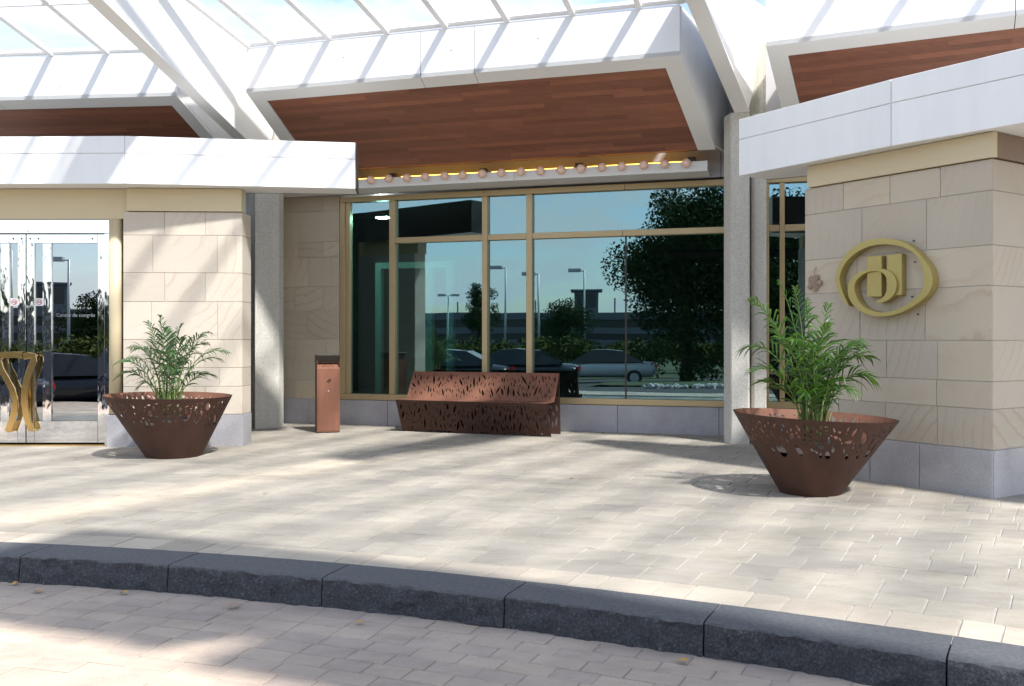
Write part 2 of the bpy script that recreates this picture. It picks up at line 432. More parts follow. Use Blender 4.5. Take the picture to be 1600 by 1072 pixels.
# ------------------------------------------------------------------ ground
def hgt(x, y):
    d = math.hypot(x - 2, y - 4)
    t = min(1, max(0, (d - 8) / 14)); t = t * t * (3 - 2 * t)
    return ROAD - .03 - .42 * t
mb = MB()
xs = [-400, -200, -120, -80, -60, -45] + [i * 2.5 for i in range(-14, 9)] + [40, 80, 200, 400]
ys = [-400, -250, -160, -110, -80, -60, -45] + [i * 2.5 for i in range(-14, 9)] + [40, 100, 300]
for y in ys:
    for x in xs: mb.v.append((x, y, hgt(x, y)))
nx = len(xs)
for j in range(len(ys) - 1):
    for i in range(nx - 1): mb.f.append((j * nx + i, j * nx + i + 1, (j + 1) * nx + i + 1, (j + 1) * nx + i)); mb.mi.append(0)
mb.obj('ground', M['asphalt'], None, True, kind='structure')

def pol(r, a): return CC[0] + r * math.sin(a), CC[1] + r * math.cos(a)      # a clockwise from +Y
A0, A1 = rad(-38), rad(62)
def ring(mb, r0, r1, z0, z1, a0=A0, a1=A1, n=90):
    for i in range(n):
        p, q = a0 + (a1 - a0) * i / n, a0 + (a1 - a0) * (i + 1) / n
        b = [pol(r0, p), pol(r0, q), pol(r1, q), pol(r1, p)]
        mb.hexa([(x, y, z0) for x, y in b][::-1], [(x, y, z1) for x, y in b][::-1])
mb = MB(); ring(mb, RB - .1, 31, -.3, -.006); plaza = mb.obj('plaza', M['joint'], None, kind='structure')
mb = MB(); ring(mb, 11.45, R0 + .15, -.3, ROAD - .006); road = mb.obj('road', M['joint_dark'], None, kind='structure')

def px_of(x, y, z):
    if y < .3: return None
    return 800 + x / y * 1450, 528 - (z - 1.3) * 1450 / y
def paver_mesh(name, L, D, mat, h=.04):
    mb = MB(); a, b = L / 2, D / 2; c = .004
    v = [(-a, -b, -h), (a, -b, -h), (a, b, -h), (-a, b, -h), (-a, -b, -c), (a, -b, -c), (a, b, -c), (-a, b, -c), (-a + c, -b + c, 0), (a - c, -b + c, 0), (a - c, b - c, 0), (-a + c, b - c, 0)]
    f = [(0, 1, 5, 4), (1, 2, 6, 5), (2, 3, 7, 6), (3, 0, 4, 7), (4, 5, 9, 8), (5, 6, 10, 9), (6, 7, 11, 10), (7, 4, 8, 11), (8, 9, 10, 11)]
    mb.add(v, f); return mb.mesh(name, mat), v, f
def lay(spec, root, name, z, keep=300):
    """spec: (mesh key, x, y, angle); the largest `keep` in view become objects, the rest one joined part"""
    items = []
    for key, x, y, a in spec:
        p = px_of(x, y, z)
        if p and -60 < p[0] < 1660 and p[1] < 1120: items.append((y, key, x, y, a))
        else: items.append((1e3 + math.hypot(x, y), key, x, y, a))
    items.sort(key=lambda t: t[0])
    rest = {}
    for i, (s, key, x, y, a) in enumerate(items):
        dz = R.uniform(-.002, .002); tx, ty = R.uniform(-.006, .006), R.uniform(-.006, .006)
        if i < keep and s < 1e3:
            o = link(name, key[0], root); o.location = (x, y, z + dz); o.rotation_euler = (tx, ty, -a)
        else:
            rest.setdefault(key[3], []).append((key, x, y, a, z + dz))
    for mat, lst in rest.items():
        mb = MB()
        for key, x, y, a, zz in lst:
            ca, sa = math.cos(-a), math.sin(-a)
            mb.add([(x + p * ca - q * sa, y + p * sa + q * ca, zz + w) for p, q, w in key[1]], key[2])
        mb.obj(name + '_field', M[mat], root, kind='stuff')
def key_of(nm, L, D, mat):
    me, v, f = paver_mesh(nm, L, D, M[mat]); return (me, v, f, mat)
# plaza field: courses follow the kerb's arc
PK = {L: key_of('paver', L - .0065, .2935, 'paver') for L in (.165, .30, .235)}
spec = []
row = 0; r = RP + .15
while r < 29.5:
    a = rad(-28) + R.uniform(0, .02)
    while a < rad(56):
        L = R.choices([.165, .30, .235], [.4, .45, .15])[0]
        am = a + L / 2 / r; x, y = pol(r, am)
        if -9.5 < x < 6.2 and y > 3 and (y < 14.4 - .297 * (x + 2.6) + .2) and not (x > 3.3 and (x - RW0[0]) * -RWN[0] + (y - RW0[1]) * -RWN[1] > .5 and (x - RC[0]) * RSN[0] + (y - RC[1]) * RSN[1] < -.4):
            spec.append((PK[L], x, y, am))
        a += L / r
    r += .30; row += 1
lay(spec, plaza, 'paver', 0.0)
BK = {L: key_of('border_paver', L - .007, .278, 'border') for L in (.17, .30)}
spec = []; a = rad(-34); k = 0; r = (RB + RP) / 2
while a < rad(60):
    L = (.30, .17)[k % 2] if R.random() < .9 else .30
    am = a + L / 2 / r; x, y = pol(r, am); spec.append((BK[L], x, y, am)); a += L / r; k += 1
lay(spec, plaza, 'border_paver', 0.001)
KK = {L: key_of('brick', L - .005, .127, 'brick') for L in (.24, .20)}
spec = []; r = R0 - .10
while r > 11.5:
    a = rad(-26) + R.uniform(0, .02)
    while a < rad(48):
        L = R.choice([.24, .24, .20]); am = a + L / 2 / r; x, y = pol(r, am); spec.append((KK[L], x, y, am)); a += L / r
    r -= .132
lay(spec, road, 'brick', ROAD)

# kerb: rough split-faced stones, one part each
kerb = bpy.data.objects.new('kerb', None); COL.objects.link(kerb); kerb['kind'] = 'structure'
from mathutils import noise as mnoise
def kerb_stone(a0, a1, seed):
    mb = MB(); nu, nv = 60, 12
    gap = .004 / R0
    a0 += gap; a1 -= gap
    for j in range(nv + 1):
        for i in range(nu + 1):
            t = i / nu; a = a0 + (a1 - a0) * t
            if j <= 8:                                  # split face, bottom to top
                z = ROAD - .05 + (.05 + .15 - .012) * j / 8; e = min(1, t / .03, (1 - t) / .03)
                x, y = pol(R0, a)
                q = .8 * mnoise.fractal(Vector((x * 9, y * 9, z * 13 + seed)), 1.0, 2.0, 3) + .6 * mnoise.noise(Vector((x * 26, y * 26, z * 30 + seed)))
                q2 = mnoise.noise(Vector((x * 3, y * 3, seed * 1.7)))
                dr = .004 + .024 * q * (.35 + .65 * e) + .014 * q2 - .012 * (1 - j / 8) * (1 if j < 8 else 0)
                if j == 8: dr *= .85; z += .011 * mnoise.noise(Vector((x * 14, y * 14, seed)))
                rr = R0 + dr
            else:
                z = 0.002 if j > 9 else -.002; rr = R0 + [.012, .05, .2, RB - R0][j - 9]
                z += .0015 * mnoise.noise(Vector((t * 9, j, seed)))
            mb.v.append((*pol(rr, a), z))
    for j in range(nv):
        for i in range(nu):
            q = j * (nu + 1) + i; mb.f.append((q, q + nu + 1, q + nu + 2, q + 1)); mb.mi.append(1 if j >= 8 else 0)
    n0 = len(mb.v)
    mb.v.append((*pol(RB, a0), -.2)); mb.v.append((*pol(RB, a1), -.2))
    mb.f.append(tuple([q * (nu + 1) for q in range(nv + 1)] + [n0])); mb.f.append(tuple([q * (nu + 1) + nu for q in range(nv, -1, -1)] + [n0 + 1])); mb.mi += [0, 0]
    o = mb.obj('kerb_stone', [M['kerb'], M['kerb_top']], kerb, True)
    o.modifiers.new('edge', 'EDGE_SPLIT').split_angle = rad(48)
    return o
jx = [-5.9, -4.9, -3.93, -2.93, -1.97, -1.03, -.04, .876, 1.764, 2.62, 3.5, 4.35]
ja = [math.asin((x - CC[0]) / R0) for x in jx]
for i in range(len(ja) - 1): kerb_stone(ja[i], ja[i + 1], i * 7.3)

# ------------------------------------------------------------------ stone walls
def course_wall(root, fn, zs, joints, u0, u1, depth, mat, name='stone_block', gap=.0028, proud=0):
    for k in range(len(zs) - 1):
        js = [u0] + [j for j in joints[k] if u0 + .05 < j < u1 - .05] + [u1]
        for i in range(len(js) - 1):
            dv = R.uniform(0, .0025)
            o = block(fn, js[i] + (gap if i else 0), js[i + 1] - (gap if i < len(js) - 2 else 0), zs[k] + gap, zs[k + 1] - gap, -depth, proud + dv).obj(name, mat, root)
            bevel(o, .002)
rwall = thing('stone_wall', 'pale sandstone block wall with the gold emblem and a cream band on top', 'wall', rp(.3, -.5, 0))
ZS = [.39, .72, .944, 1.278, 1.725, 2.053, 2.495, 2.752]
JR = [[-.2, .30, .796], [.05, .79], [-.2, .308, .80], [.033, .683], [.0, .69], [.054, .696], [-.148, .343, .825]]
course_wall(rwall, rp, ZS, JR, -.589, 1.272, .05, M['stone_r'])
course_wall(rwall, rp, [-.03, .388], [[.142, .632]], -.60, 1.275, .06, M['granite'], 'plinth_block', .0035, .006)
course_wall(rwall, rsp, ZS, [[.55], [.8], [.5], [.75], [.55], [.8], [.6]], .006, 1.9, .05, M['stone_r'])
course_wall(rwall, rsp, [-.03, .388], [[.72, 1.4]], .008, 1.9, .06, M['granite'], 'plinth_block', .0035, .006)
mb = MB()
pl = [rp(-.585, -.006, 0), rp(1.268, -.006, 0)]; pl = [p[:2] for p in pl] + [rsp(1.9, -.006, 0)[:2], (arr(*rsp(1.9, 0, 0)[:2]) - RWD * 1.9).tolist()]
mb.ext(pl, -.05, 2.75); mb.obj('wall_core', M['mortar'], rwall)
o = block(rp, -.543, 1.30, 2.758, 2.962, -.05, .028).obj('cream_band', M['cream'], rwall)
o = block(rsp, .03, 1.95, 2.758, 2.962, -.05, .028).obj('brown_band', M['brown_clad'], rwall)

lwall = thing('stone_wall', 'cream sandstone block wall between the glass doors and the left column', 'wall', lp(.7, -.4, 0))
ZL = [.383, .717, .942, 1.279, 1.733, 2.079, 2.530, 2.811]
JL = [[.485, .966], [.345, 1.13], [.45, .96], [.33, 1.11], [.485, .966], [.345, 1.107], [.485, .966]]
course_wall(lwall, lp, ZL, JL, 0, 1.395, .05, M['stone'])
course_wall(lwall, lp, [-.03, .38], [[.62]], -.19, 1.40, .06, M['granite'], 'plinth_block', .0035, .006)
course_wall(lwall, lsp, ZL, [[]] * 7, .004, .32, .05, M['stone'])
course_wall(lwall, lsp, [-.03, .38], [[]], .008, .32, .06, M['granite'], 'plinth_block', .0035, .006)
mb = MB(); mb.ext([lp(.01, -.006, 0)[:2], lp(1.393, -.006, 0)[:2], lsp(.31, -.006, 0)[:2], lp(.01, -.33, 0)[:2]], -.05, 2.80); mb.obj('wall_core', M['mortar'], lwall)
block(lp, .05, 1.40, 2.816, 3.085, -.2, .03).obj('cream_band', M['cream'], lwall)

bwall = thing('recessed_stone_wall', 'shaded sandstone wall in the recess behind the ash bin', 'wall', wp(-.5, -.1, 0))
ZB = [.38, .66, .937, 1.281, 1.71, 2.078, 2.52, 2.752, 3.21, 3.44]
JB = [[-.74], [-.3], [-.74, -.2], [-.515], [-.74, -.255], [-.497], [-.67, -.255], [-.67], [-.8, -.255]]
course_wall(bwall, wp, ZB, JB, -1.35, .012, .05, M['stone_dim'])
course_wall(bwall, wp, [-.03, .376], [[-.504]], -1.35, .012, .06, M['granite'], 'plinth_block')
block(wp, -1.35, .01, -.05, 3.44, -.3, -.006).obj('wall_core', M['mortar'], bwall)

# ------------------------------------------------------------------ window wall
win = thing('window_wall', 'wide tinted window wall in champagne frames above a granite plinth, behind the bench', 'window', wp(3, -.1, 0))
course_wall(win, wp, [-.03, .374], [[.802, 1.95, 3.1, 4.237, 5.6]], .018, 7.3, .06, M['granite'], 'plinth_block', .0035)
block(wp, .02, 7.3, -.05, .375, -.3, -.02).obj('plinth_core', M['mortar'], win)
def frame(u0, u1, z0, z1, nm, o1=-.004, o0=-.13): return bevel(block(wp, u0, u1, z0, z1, o0, o1).obj(nm, M['bronze'], win), .004)
frame(.022, 7.3, .379, .462, 'sill', .014, -.14)
for a, b in ((.022, 2.30), (2.304, 4.33), (4.334, 7.3)): frame(a, b, 3.336, 3.412, 'head_frame', .004)
frame(.022, .098, .464, 3.334, 'jamb'); frame(.10, .171, .464, 3.334, 'jamb', -.03)
for a, b, nm in ((.824, .914, 'mullion'), (2.271, 2.350, 'mullion'), (2.931, 3.015, 'mullion'), (5.70, 6.24, 'mullion'), (6.375, 6.439, 'mullion')):
    frame(a, b, .464, 3.334, nm)
for a, b in ((.916, 2.269), (2.352, 2.929), (3.017, 4.30), (4.303, 5.698), (6.242, 6.373), (6.441, 7.3)): frame(a, b, 2.700, 2.782, 'transom', -.010)
def pane(u0, u1, z0, z1): block(wp, u0, u1, z0, z1, -.085, -.075).obj('pane', M['window'], win)
pane(.171, .824, .462, 3.336)
for a, b in ((.914, 2.271), (2.35, 2.931), (6.24, 6.375), (6.439, 7.3)): pane(a, b, .462, 2.70); pane(a, b, 2.782, 3.336)
pane(3.015, 5.70, 2.782, 3.336); pane(3.015, 4.334, .462, 2.70); pane(4.344, 5.70, .462, 2.70)
block(wp, 4.327, 4.351, .462, 2.70, -.10, -.072).obj('glazing_joint', M['dark_metal'], win)
# the lobby behind it
lob = thing('lobby_room', 'dim lobby interior seen through the tinted window', 'room', wp(3, -3, 0))
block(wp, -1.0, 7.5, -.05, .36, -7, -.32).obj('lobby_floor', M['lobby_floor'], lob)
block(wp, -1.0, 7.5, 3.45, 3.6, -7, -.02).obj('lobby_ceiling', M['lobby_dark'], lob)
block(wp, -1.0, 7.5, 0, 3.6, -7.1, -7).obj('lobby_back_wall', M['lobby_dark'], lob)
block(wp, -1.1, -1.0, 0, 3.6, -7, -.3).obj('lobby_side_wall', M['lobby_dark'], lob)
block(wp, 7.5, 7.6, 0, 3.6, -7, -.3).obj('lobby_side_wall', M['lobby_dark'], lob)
ves = thing('lobby_door_frame', 'pale green inner door frame seen through the left panes of the window wall', 'door frame', wp(.9, -.6, .36))
for (u0, u1, z0, z1, a, b) in ((.36, .455, .36, 2.46, -.62, -.52), (1.20, 1.30, .36, 2.36, -.62, -.52), (.455, 1.64, 2.37, 2.46, -.62, -.52), (1.53, 1.64, .36, 2.37, -.62, -.52), (1.31, 1.52, .36, .44, -.60, -.54)):
    block(wp, u0, u1, z0, z1, a, b).obj('frame_bar', M['teal_frame'], ves)
block(wp, .26, .44, 3.19, 3.202, -.90, -.76).obj('lobby_light', M['lobby_lamp'], lob)
block(wp, .24, .46, 3.205, 3.26, -.92, -.74).obj('light_shield', M['dark_metal'], lob)  # added shield that keeps the lamp's light off the ledge underside

# upper building wall behind the roof boxes
up = thing('upper_wall', 'grey metal upper wall of the building behind the roof boxes', 'wall', wp(3, -.2, 3.44))
for a, b in ((-1.4, 5.62), (5.63, 6.0), (6.01, 8.5)): block(wp, a, b, 3.445, 5.4, -.35, -.012).obj('wall_panel', M['grey_panel'], up)
mb = MB(); mb.ext([(-3.6, 14.35), (-10.5, 14.9), (-10.5, 15.2), (-3.6, 14.7)], 0, 5.4); mb.obj('wall_panel', M['grey_panel'], up)
mb = MB(); mb.ext([(3.9, 12.05), (8.5, 9.6), (8.7, 9.9), (4.1, 12.4)], 2.9, 5.4); mb.obj('wall_panel', M['grey_panel'], up)

# ------------------------------------------------------------------ columns
lc = thing('concrete_column', 'exposed aggregate column with a mossy edge left of the recess', 'column', (-3.55, 13.8, 0))
mb = MB(); mb.ext([(-3.66, 13.22), (-3.38, 13.47), (-3.348, 13.6), (-3.55, 14.3), (-3.62, 14.3)], -.03, 3.87); mb.obj('column_shaft', M['concrete'], lc)
mb = MB(); mb.ext([(-3.86, 13.62), (-3.665, 13.225), (-3.63, 14.3), (-3.86, 14.3)], -.03, 4.4); mb.obj('column_flank', M['moss_concrete'], lc)
rc = thing('concrete_column', 'tall exposed aggregate column right of the window, carrying the right roof beam', 'column', (2.9, 11.8, 0))
mb = MB(); mb.ext([(2.64, 11.56), (2.678, 11.355), (2.882, 11.294), (2.95, 11.5), (2.98, 12.3), (2.83, 12.3)], -.03, 4.06); bevel(mb.obj('column_shaft', M['concrete'], rc), .012)
mb = MB(); mb.ext([(2.955, 11.45), (2.985, 11.415), (3.122, 11.38), (3.20, 12.2), (2.985, 12.28)], -.03, 4.06); bevel(mb.obj('column_flank', M['concrete'], rc), .012)
mb = MB(); mb.ext([(2.86, 11.62), (3.16, 11.55), (3.22, 12.2), (2.9, 12.3)], 4.065, 4.95); mb.obj('column_head', M['moss_concrete'], rc)

# ------------------------------------------------------------------ roof boxes with timber soffits
SL = .52
def roof_box(label, P, d, n, uL, uR, wood_front, wood_back, zf, ztop, back, joints, side_l, side_r, rows=20):
    """P,d,n: plan frame on the box's front line; off = n distance (negative = behind). Soffit falls towards the wall."""
    def bp(u, off, z): q = P + d * u + n * off; return (q[0], q[1], z)
    def sz(off): return zf + SL * off
    t = thing('roof_box', label, 'roof', bp((uL + uR) / 2, -1, zf), 'white roof boxes with timber soffits')
    js = [uL] + joints + [uR]
    for i in range(len(js) - 1):
        block(bp, js[i] + (.004 if i else 0), js[i + 1] - (.004 if i < len(js) - 2 else 0), zf, ztop, -.05, 0).obj('front_panel', M['white'], t)
        for k in range(1):
            uu, zz = R.uniform(js[i] + .1, js[i + 1] - .1), R.uniform(zf + .15, ztop - .2)
            mb = MB(); mb.tube([bp(uu, -.002, zz), bp(uu, .006, zz)], .008, 8); mb.obj('fixing', M['seam'], t)
    (fL, fR), (bL, bR) = wood_front, wood_back
    ofF, ofB = -.16, -(back - .66)
    def edge(u_f, u_b, off): return u_f + (u_b - u_f) * (off - ofF) / (ofB - ofF)
    th = .05
    def plate(pts, nm, mat):
        mb = MB(); mb.prism([bp(u, o, sz(o)) for u, o in pts], (0, 0, th)); mb.obj(nm, mat, t)
    for i in range(len(js) - 1):
        plate([(js[i] + (.004 if i else 0), 0), (js[i + 1] - (.004 if i < len(js) - 2 else 0), 0), (min(js[i + 1], fR) - (.004 if i < len(js) - 2 else 0), ofF), (max(js[i], fL) + (.004 if i else 0), ofF)], 'soffit_frame', M['white_matt'])
    sl0, sl1 = side_l; sr0, sr1 = side_r
    plate([(fR, ofF), (sr0, 0), (sr1, ofB), (bR, ofB)], 'soffit_frame', M['white_matt'])
    plate([(sl0, 0), (fL, ofF), (bL, ofB), (sl1, ofB)], 'soffit_frame', M['white_matt'])
    for (a, b, nm) in ((sl0, sl1, 'side_panel'), (sr0, sr1, 'side_panel')):
        w = .03 if a == sl0 else -.03
        mb = MB()
        o1 = -.055; a1 = a + (b - a) * (o1 / ofB)
        bk = -back + .02; b2 = a + (b - a) * (bk / ofB)
        q = [(a1, o1, sz(o1) + .055), (b, ofB, sz(ofB) + .055), (b2, bk, sz(ofB) + .055), (b2, bk, ztop), (a1, o1, ztop)]
        mb.prism([bp(*x) for x in q], Vector(bp(w, 0, 0)) - Vector(bp(0, 0, 0))); mb.obj(nm, M['white_matt'] if a == sl0 else M['white'], t)
    mb = MB(); mb.prism([bp(uL + .04, -.06, ztop - .05), bp(uR - .04, -.06, ztop - .05), bp(sr1 - .04, -back + .03, ztop - .05), bp(sl1 + .04, -back + .03, ztop - .05)], (0, 0, .05)); mb.obj('top_cover', M['white_matt'], t)
    mb = MB(); mb.prism([bp(fL - .05, ofF + .05, sz(ofF + .05) + .06), bp(fR + .05, ofF + .05, sz(ofF + .05) + .06), bp(bR + .05, ofB, sz(ofB) + .06), bp(bL - .05, ofB, sz(ofB) + .06)], (0, 0, .02)); mb.obj('soffit_backing', M['seam'], t)
    for k in range(rows):
        o0 = ofF + (ofB - ofF) * k / rows; o1 = ofF + (ofB - ofF) * (k + 1) / rows; g = .0015
        u = edge(fL, bL, o0) + .006; uend = edge(fR, bR, o0) - .006; first = True
        while u < uend - .01:
            ln = R.uniform(.45, 1.9) if not first else R.uniform(.3, 1.6)
            v = min(uend, u + ln)
            if uend - v < .3: v = uend
            e0l = u if not first else edge(fL, bL, o0) + .006; e1l = u if not first else edge(fL, bL, o1) + .006
            e0r = v if v < uend else edge(fR, bR, o0) - .006; e1r = v if v < uend else edge(fR, bR, o1) - .006
            dz = R.uniform(0, .003) + .012
            mb = MB(); mb.prism([bp(e0l, o0 - g, sz(o0) + dz), bp(e0r - .001, o0 - g, sz(o0) + dz), bp(e1r - .001, o1 + g, sz(o1) + dz), bp(e1l, o1 + g, sz(o1) + dz)], (0, 0, .02))
            mb.obj('soffit_board', M['wood'], t)
            u = v; first = False
    return bp
FM = W0 + N_ * 2.155
roof_box('middle roof box with dark timber soffit sloping down to the row of globe lamps', FM, D_, N_, -.21, 5.32, (-.01, 5.143), (-.01, 5.385), 4.46, 5.03, 2.155, [2.205, 2.894], (-.21, -.22), (5.32, 5.605))
LBd = arr(.99551, -.09462); LBn = arr(LBd[1], -LBd[0]); LBP = arr(-6.8, 12.35)
roof_box('left roof box, its timber soffit cut off by the white canopy above the glass doors', LBP, LBd, LBn, -3.6, 2.431, (-3.4, 2.288), (-3.4, 2.60), 4.46, 5.03, 2.155, [-1.9, -.05], (-3.6, -3.6), (2.431, 2.78))
RBd = arr(.91251, -.40904); RBn = arr(RBd[1], -RBd[0]); RBP = arr(2.754, 10.06)
roof_box('right roof box over the emblem wall with its soffit partly behind the white fascia', RBP, RBd, RBn, 0, 4.6, (.209, 4.4), (.27, 4.4), 4.46, 5.03, 2.155, [2.385], (0.0, .06), (4.6, 4.6))

# lamp shelf
shelf = thing('lamp_shelf', 'grey ledge above the window with a row of salmon globe lamps and warm uplights', 'light fixture', wp(2.5, .3, 3.44))
for a, b in ((-.9, 2.9), (2.905, 5.49)): bevel(block(wp, a, b, 3.446, 3.578, .02, .50).obj('ledge', M['white_matt'], shelf), .004)
bulb0 = None
for i in range(18):
    u = 5.227 - i * .2772 + R.uniform(-.008, .008)
    if bulb0 is None:
        mb = MB(); mb.sphere((0, 0, 0), .060, 16, 10); bme = mb.mesh('bulb', M['bulb'], True)
        mb = MB(); mb.tube([(0, 0, 0), (N_[0] * -.06, N_[1] * -.06, 0)], .026, 10); sme = mb.mesh('socket', M['socket'])
        bulb0 = 1
    c = wp(u, .548, 3.553 + R.uniform(-.004, .004))
    b = link('bulb', bme, shelf, c)
    s = link('socket', sme, b); s.matrix_parent_inverse = Matrix()
    s.location = (0, 0, 0)
# timber cove behind the ledge, lit by the uplights
for k in range(6):
    a, b = k / 6, (k + 1) / 6; o0, z0, o1, z1 = .655 - .61 * a, 3.698 + .10 * a, .655 - .61 * b, 3.698 + .10 * b
    for ua, ub in ((-.1, 1.3 + .4 * (k % 3)), (1.3 + .4 * (k % 3), 3.2 + .5 * (k % 2)), (3.2 + .5 * (k % 2), 5.46)):
        mb = MB(); mb.prism([wp(ua, o0 - .002, z0), wp(ub - .002, o0 - .002, z0), wp(ub - .002, o1, z1), wp(ua, o1, z1)], (0, 0, .02)); mb.obj('cove_board', M['wood'], shelf)
# linear uplights on top of the ledge, with dark brackets between
UB = [.35, 1.05, 2.42, 3.78, 5.28]
for i, u in enumerate(UB):
    block(wp, u - .05, u + .05, 3.580, 3.655, .32, .40).obj('bracket', M['dark_metal'], shelf)
    if i < len(UB) - 1:
        mb = MB(); mb.tube([wp(u + .10, .30, 3.612), wp(UB[i + 1] - .10, .30, 3.612)], .010, 8); mb.obj('lamp_tube', M['tube'], shelf)
        block(wp, u + .07, UB[i + 1] - .07, 3.579, 3.584, .26, .40).obj('lamp_tray', M['white_matt'], shelf)

# ------------------------------------------------------------------ roof beams (tapered plates rising over the drive)
def beam(label, P, th, z0, slope, w, t_back, L, ztop0, tslope, zback):
    d = arr(-math.sin(th), -math.cos(th)); s = arr(math.cos(th), -math.sin(th)) * w / 2
    t = thing('roof_beam', label, 'beam', (P[0], P[1], z0))
    def q(tt, sd, z): p = P + d * tt + s * sd; return (p[0], p[1], z)
    prof = [(0, z0), (L, z0 + slope * L), (L, max(z0 + slope * L + .12, ztop0 + tslope * L)), (0, ztop0), (-t_back, zback)]
    mb = MB(); mb.prism([q(a, -1, b) for a, b in prof], Vector(q(0, 1, 0)) - Vector(q(0, -1, 0))); bevel(mb.obj('web', M['white_matt'], t), .006)
    # bottom flange a touch wider
    mb = MB(); mb.hexa([q(-.01, -1.12, z0 - .022), q(-.01, 1.12, z0 - .022), q(L, 1.12, z0 + slope * L - .022), q(L, -1.12, z0 + slope * L - .022)], [q(-.01, -1.12, z0 - .003), q(-.01, 1.12, z0 - .003), q(L, 1.12, z0 + slope * L - .003), q(L, -1.12, z0 + slope * L - .003)])
    mb.obj('flange', M['white_matt'], t)
    return d
BLP, BLT = arr(-3.60, 13.35), rad(8.3)
BRP, BRT = arr(2.80, 11.30), rad(24.8)
bld = beam('left white roof beam rising from the column by the left canopy', BLP, BLT, 3.88, .204, .15, .75, 5.6, 5.28, .05, 5.2)
brd = beam('right white roof beam rising from the column beside the emblem wall', BRP, BRT, 4.07, .245, .16, 1.72, 5.2, 5.45, .10, 5.8)

# ------------------------------------------------------------------ skylights
def side(P, d, x, y): return (x - P[0]) * d[1] - (y - P[1]) * d[0]     # sign of the side of a beam line
def skylight(label, P, d, n, us, zf, ok, purlins):
    t = thing('skylight', label, 'skylight', (P[0], P[1], zf), 'glazed skylights of the canopy')
    def bp(u, off, z): q = P + d * u + n * off; return (q[0], q[1], z)
    sz = lambda o: zf + .14 * o
    ends = []
    for u in us:
        o = 0
        while o < 11.6:
            x, y, _ = bp(u, o, 0)
            if not ok(x, y): break
            o += .1
        ends.append(o)
    mb0 = MB()
    for i, u in enumerate(us):
        if ends[i] > .2:
            mb = MB(); mb.bar(bp(u, 0, sz(0)), bp(u, ends[i], sz(ends[i])), .068, .06); mb.obj('glazing_bar', M['white'], t)
    for i in range(len(us) - 1):
        a, b = us[i] + .03, us[i + 1] - .03; e0, e1 = ends[i], ends[i + 1]
        if max(e0, e1) < .3: continue
        mb = MB(); mb.prism([bp(a, .05, sz(.05) + .02), bp(b, .05, sz(.05) + .02), bp(b, max(e1, .1), sz(max(e1, .1)) + .02), bp(a, max(e0, .1), sz(max(e0, .1)) + .02)], (0, 0, .008)); mb.f = mb.f[:1]; mb.mi = mb.mi[:1]; mb.obj('pane', M['roof_glass'], t)
    mb = MB(); mb.tube([bp(us[0], -.01, sz(0) + .025), bp(us[-1], -.01, sz(0) + .025)], .042, 10); mb.obj('eaves_tube', M['white'], t)
    for k in purlins:
        uu = [u for u, e in zip(us, ends) if e > k]
        if len(uu) > 1: mb = MB(); mb.bar(bp(uu[0], k, sz(k) - .01), bp(uu[-1], k, sz(k) - .01), .04, .06); mb.obj('purlin', M['white_matt'], t)
    return t
def rr(x, y): return math.hypot(x - CC[0], y - CC[1])
okM = lambda x, y: rr(x, y) > 12.4 and side(BLP, bld, x, y) < -.1 and side(BRP, brd, x, y) > .1
okL = lambda x, y: rr(x, y) > 12.4 and side(BLP, bld, x, y) > .1
okR = lambda x, y: rr(x, y) > 12.4 and side(BRP, brd, x, y) < -.1
PUR = [4.6]
skylight('middle skylight of white glazing bars and clear panes above the centre roof box', FM, D_, N_, [-.18, .2, .973, 1.765, 2.528, 3.301, 4.089, 4.861, 5.33, 5.62], 5.06, okM, PUR)
skylight('left skylight above the glass doors, left of the left roof beam', LBP, LBd, LBn, [-3.2 + .78 * k for k in range(8)] + [2.72], 5.06, okL, [1.32, 4.6])
skylight('right skylight above the emblem wall, right of the right roof beam', RBP, RBd, RBn, [.02 + .78 * k for k in range(15)], 5.06, okR, [4.6])
# strips of glass beside the middle box, back to the wall
gs = thing('gap_glazing', 'narrow glazing between the middle roof box and the right beam', 'skylight', wp(5.7, 1, 4.9))
mb = MB(); mb.prism([wp(5.42, 2.1, 5.06), wp(5.9, 2.1, 5.06), wp(6.05, .05, 4.78), wp(5.70, .05, 4.78)], (0, 0, .008)); mb.obj('pane', M['roof_glass'], gs)
mb = MB(); mb.bar(wp(5.50, 1.4, 4.97), wp(5.98, 1.35, 4.96), .05, .08); mb.obj('glazing_bar', M['white_matt'], gs)
mb = MB(); mb.bar(wp(5.60, .75, 4.87), wp(6.02, .75, 4.87), .05, .08); mb.obj('glazing_bar', M['white_matt'], gs)

# unseen sheets added above the drive; their edge and gap shape the sun patch
blocker = thing('sun_blocker', 'added dark sheets, unseen above the driveway, that shape the sun patch', 'canopy', (*pol(12.9, rad(20)), 4.2))
def gang(x, y): return math.atan2(x - CC[0], y - CC[1])
GL, GT, GR = (-.219, 2.204), (.341, 2.504), (.055, 2.044)
poly = [pol(12.9, rad(17.5) + (gang(*GL) - rad(17.5)) * i / 24) for i in range(24)] + [GL, GT, pol(14.38, gang(*GT))]
poly += [pol(14.38, gang(*GT) + (rad(17.5) - gang(*GT)) * i / 24) for i in range(1, 25)]
mb = MB(); mb.ext(poly, 3.27, 3.33); mb.obj('blocker_sheet', M['black'], blocker)
poly = [GR] + [pol(12.9, gang(*GR) + (rad(66) - gang(*GR)) * i / 14) for i in range(1, 15)] + [pol(14.38, rad(66) + (gang(*GT) + .001 - rad(66)) * i / 14) for i in range(15)] + [(GT[0] + .004, GT[1] - .004)]
mb = MB(); mb.ext(poly, 3.27, 3.33); mb.obj('blocker_sheet', M['black'], blocker)

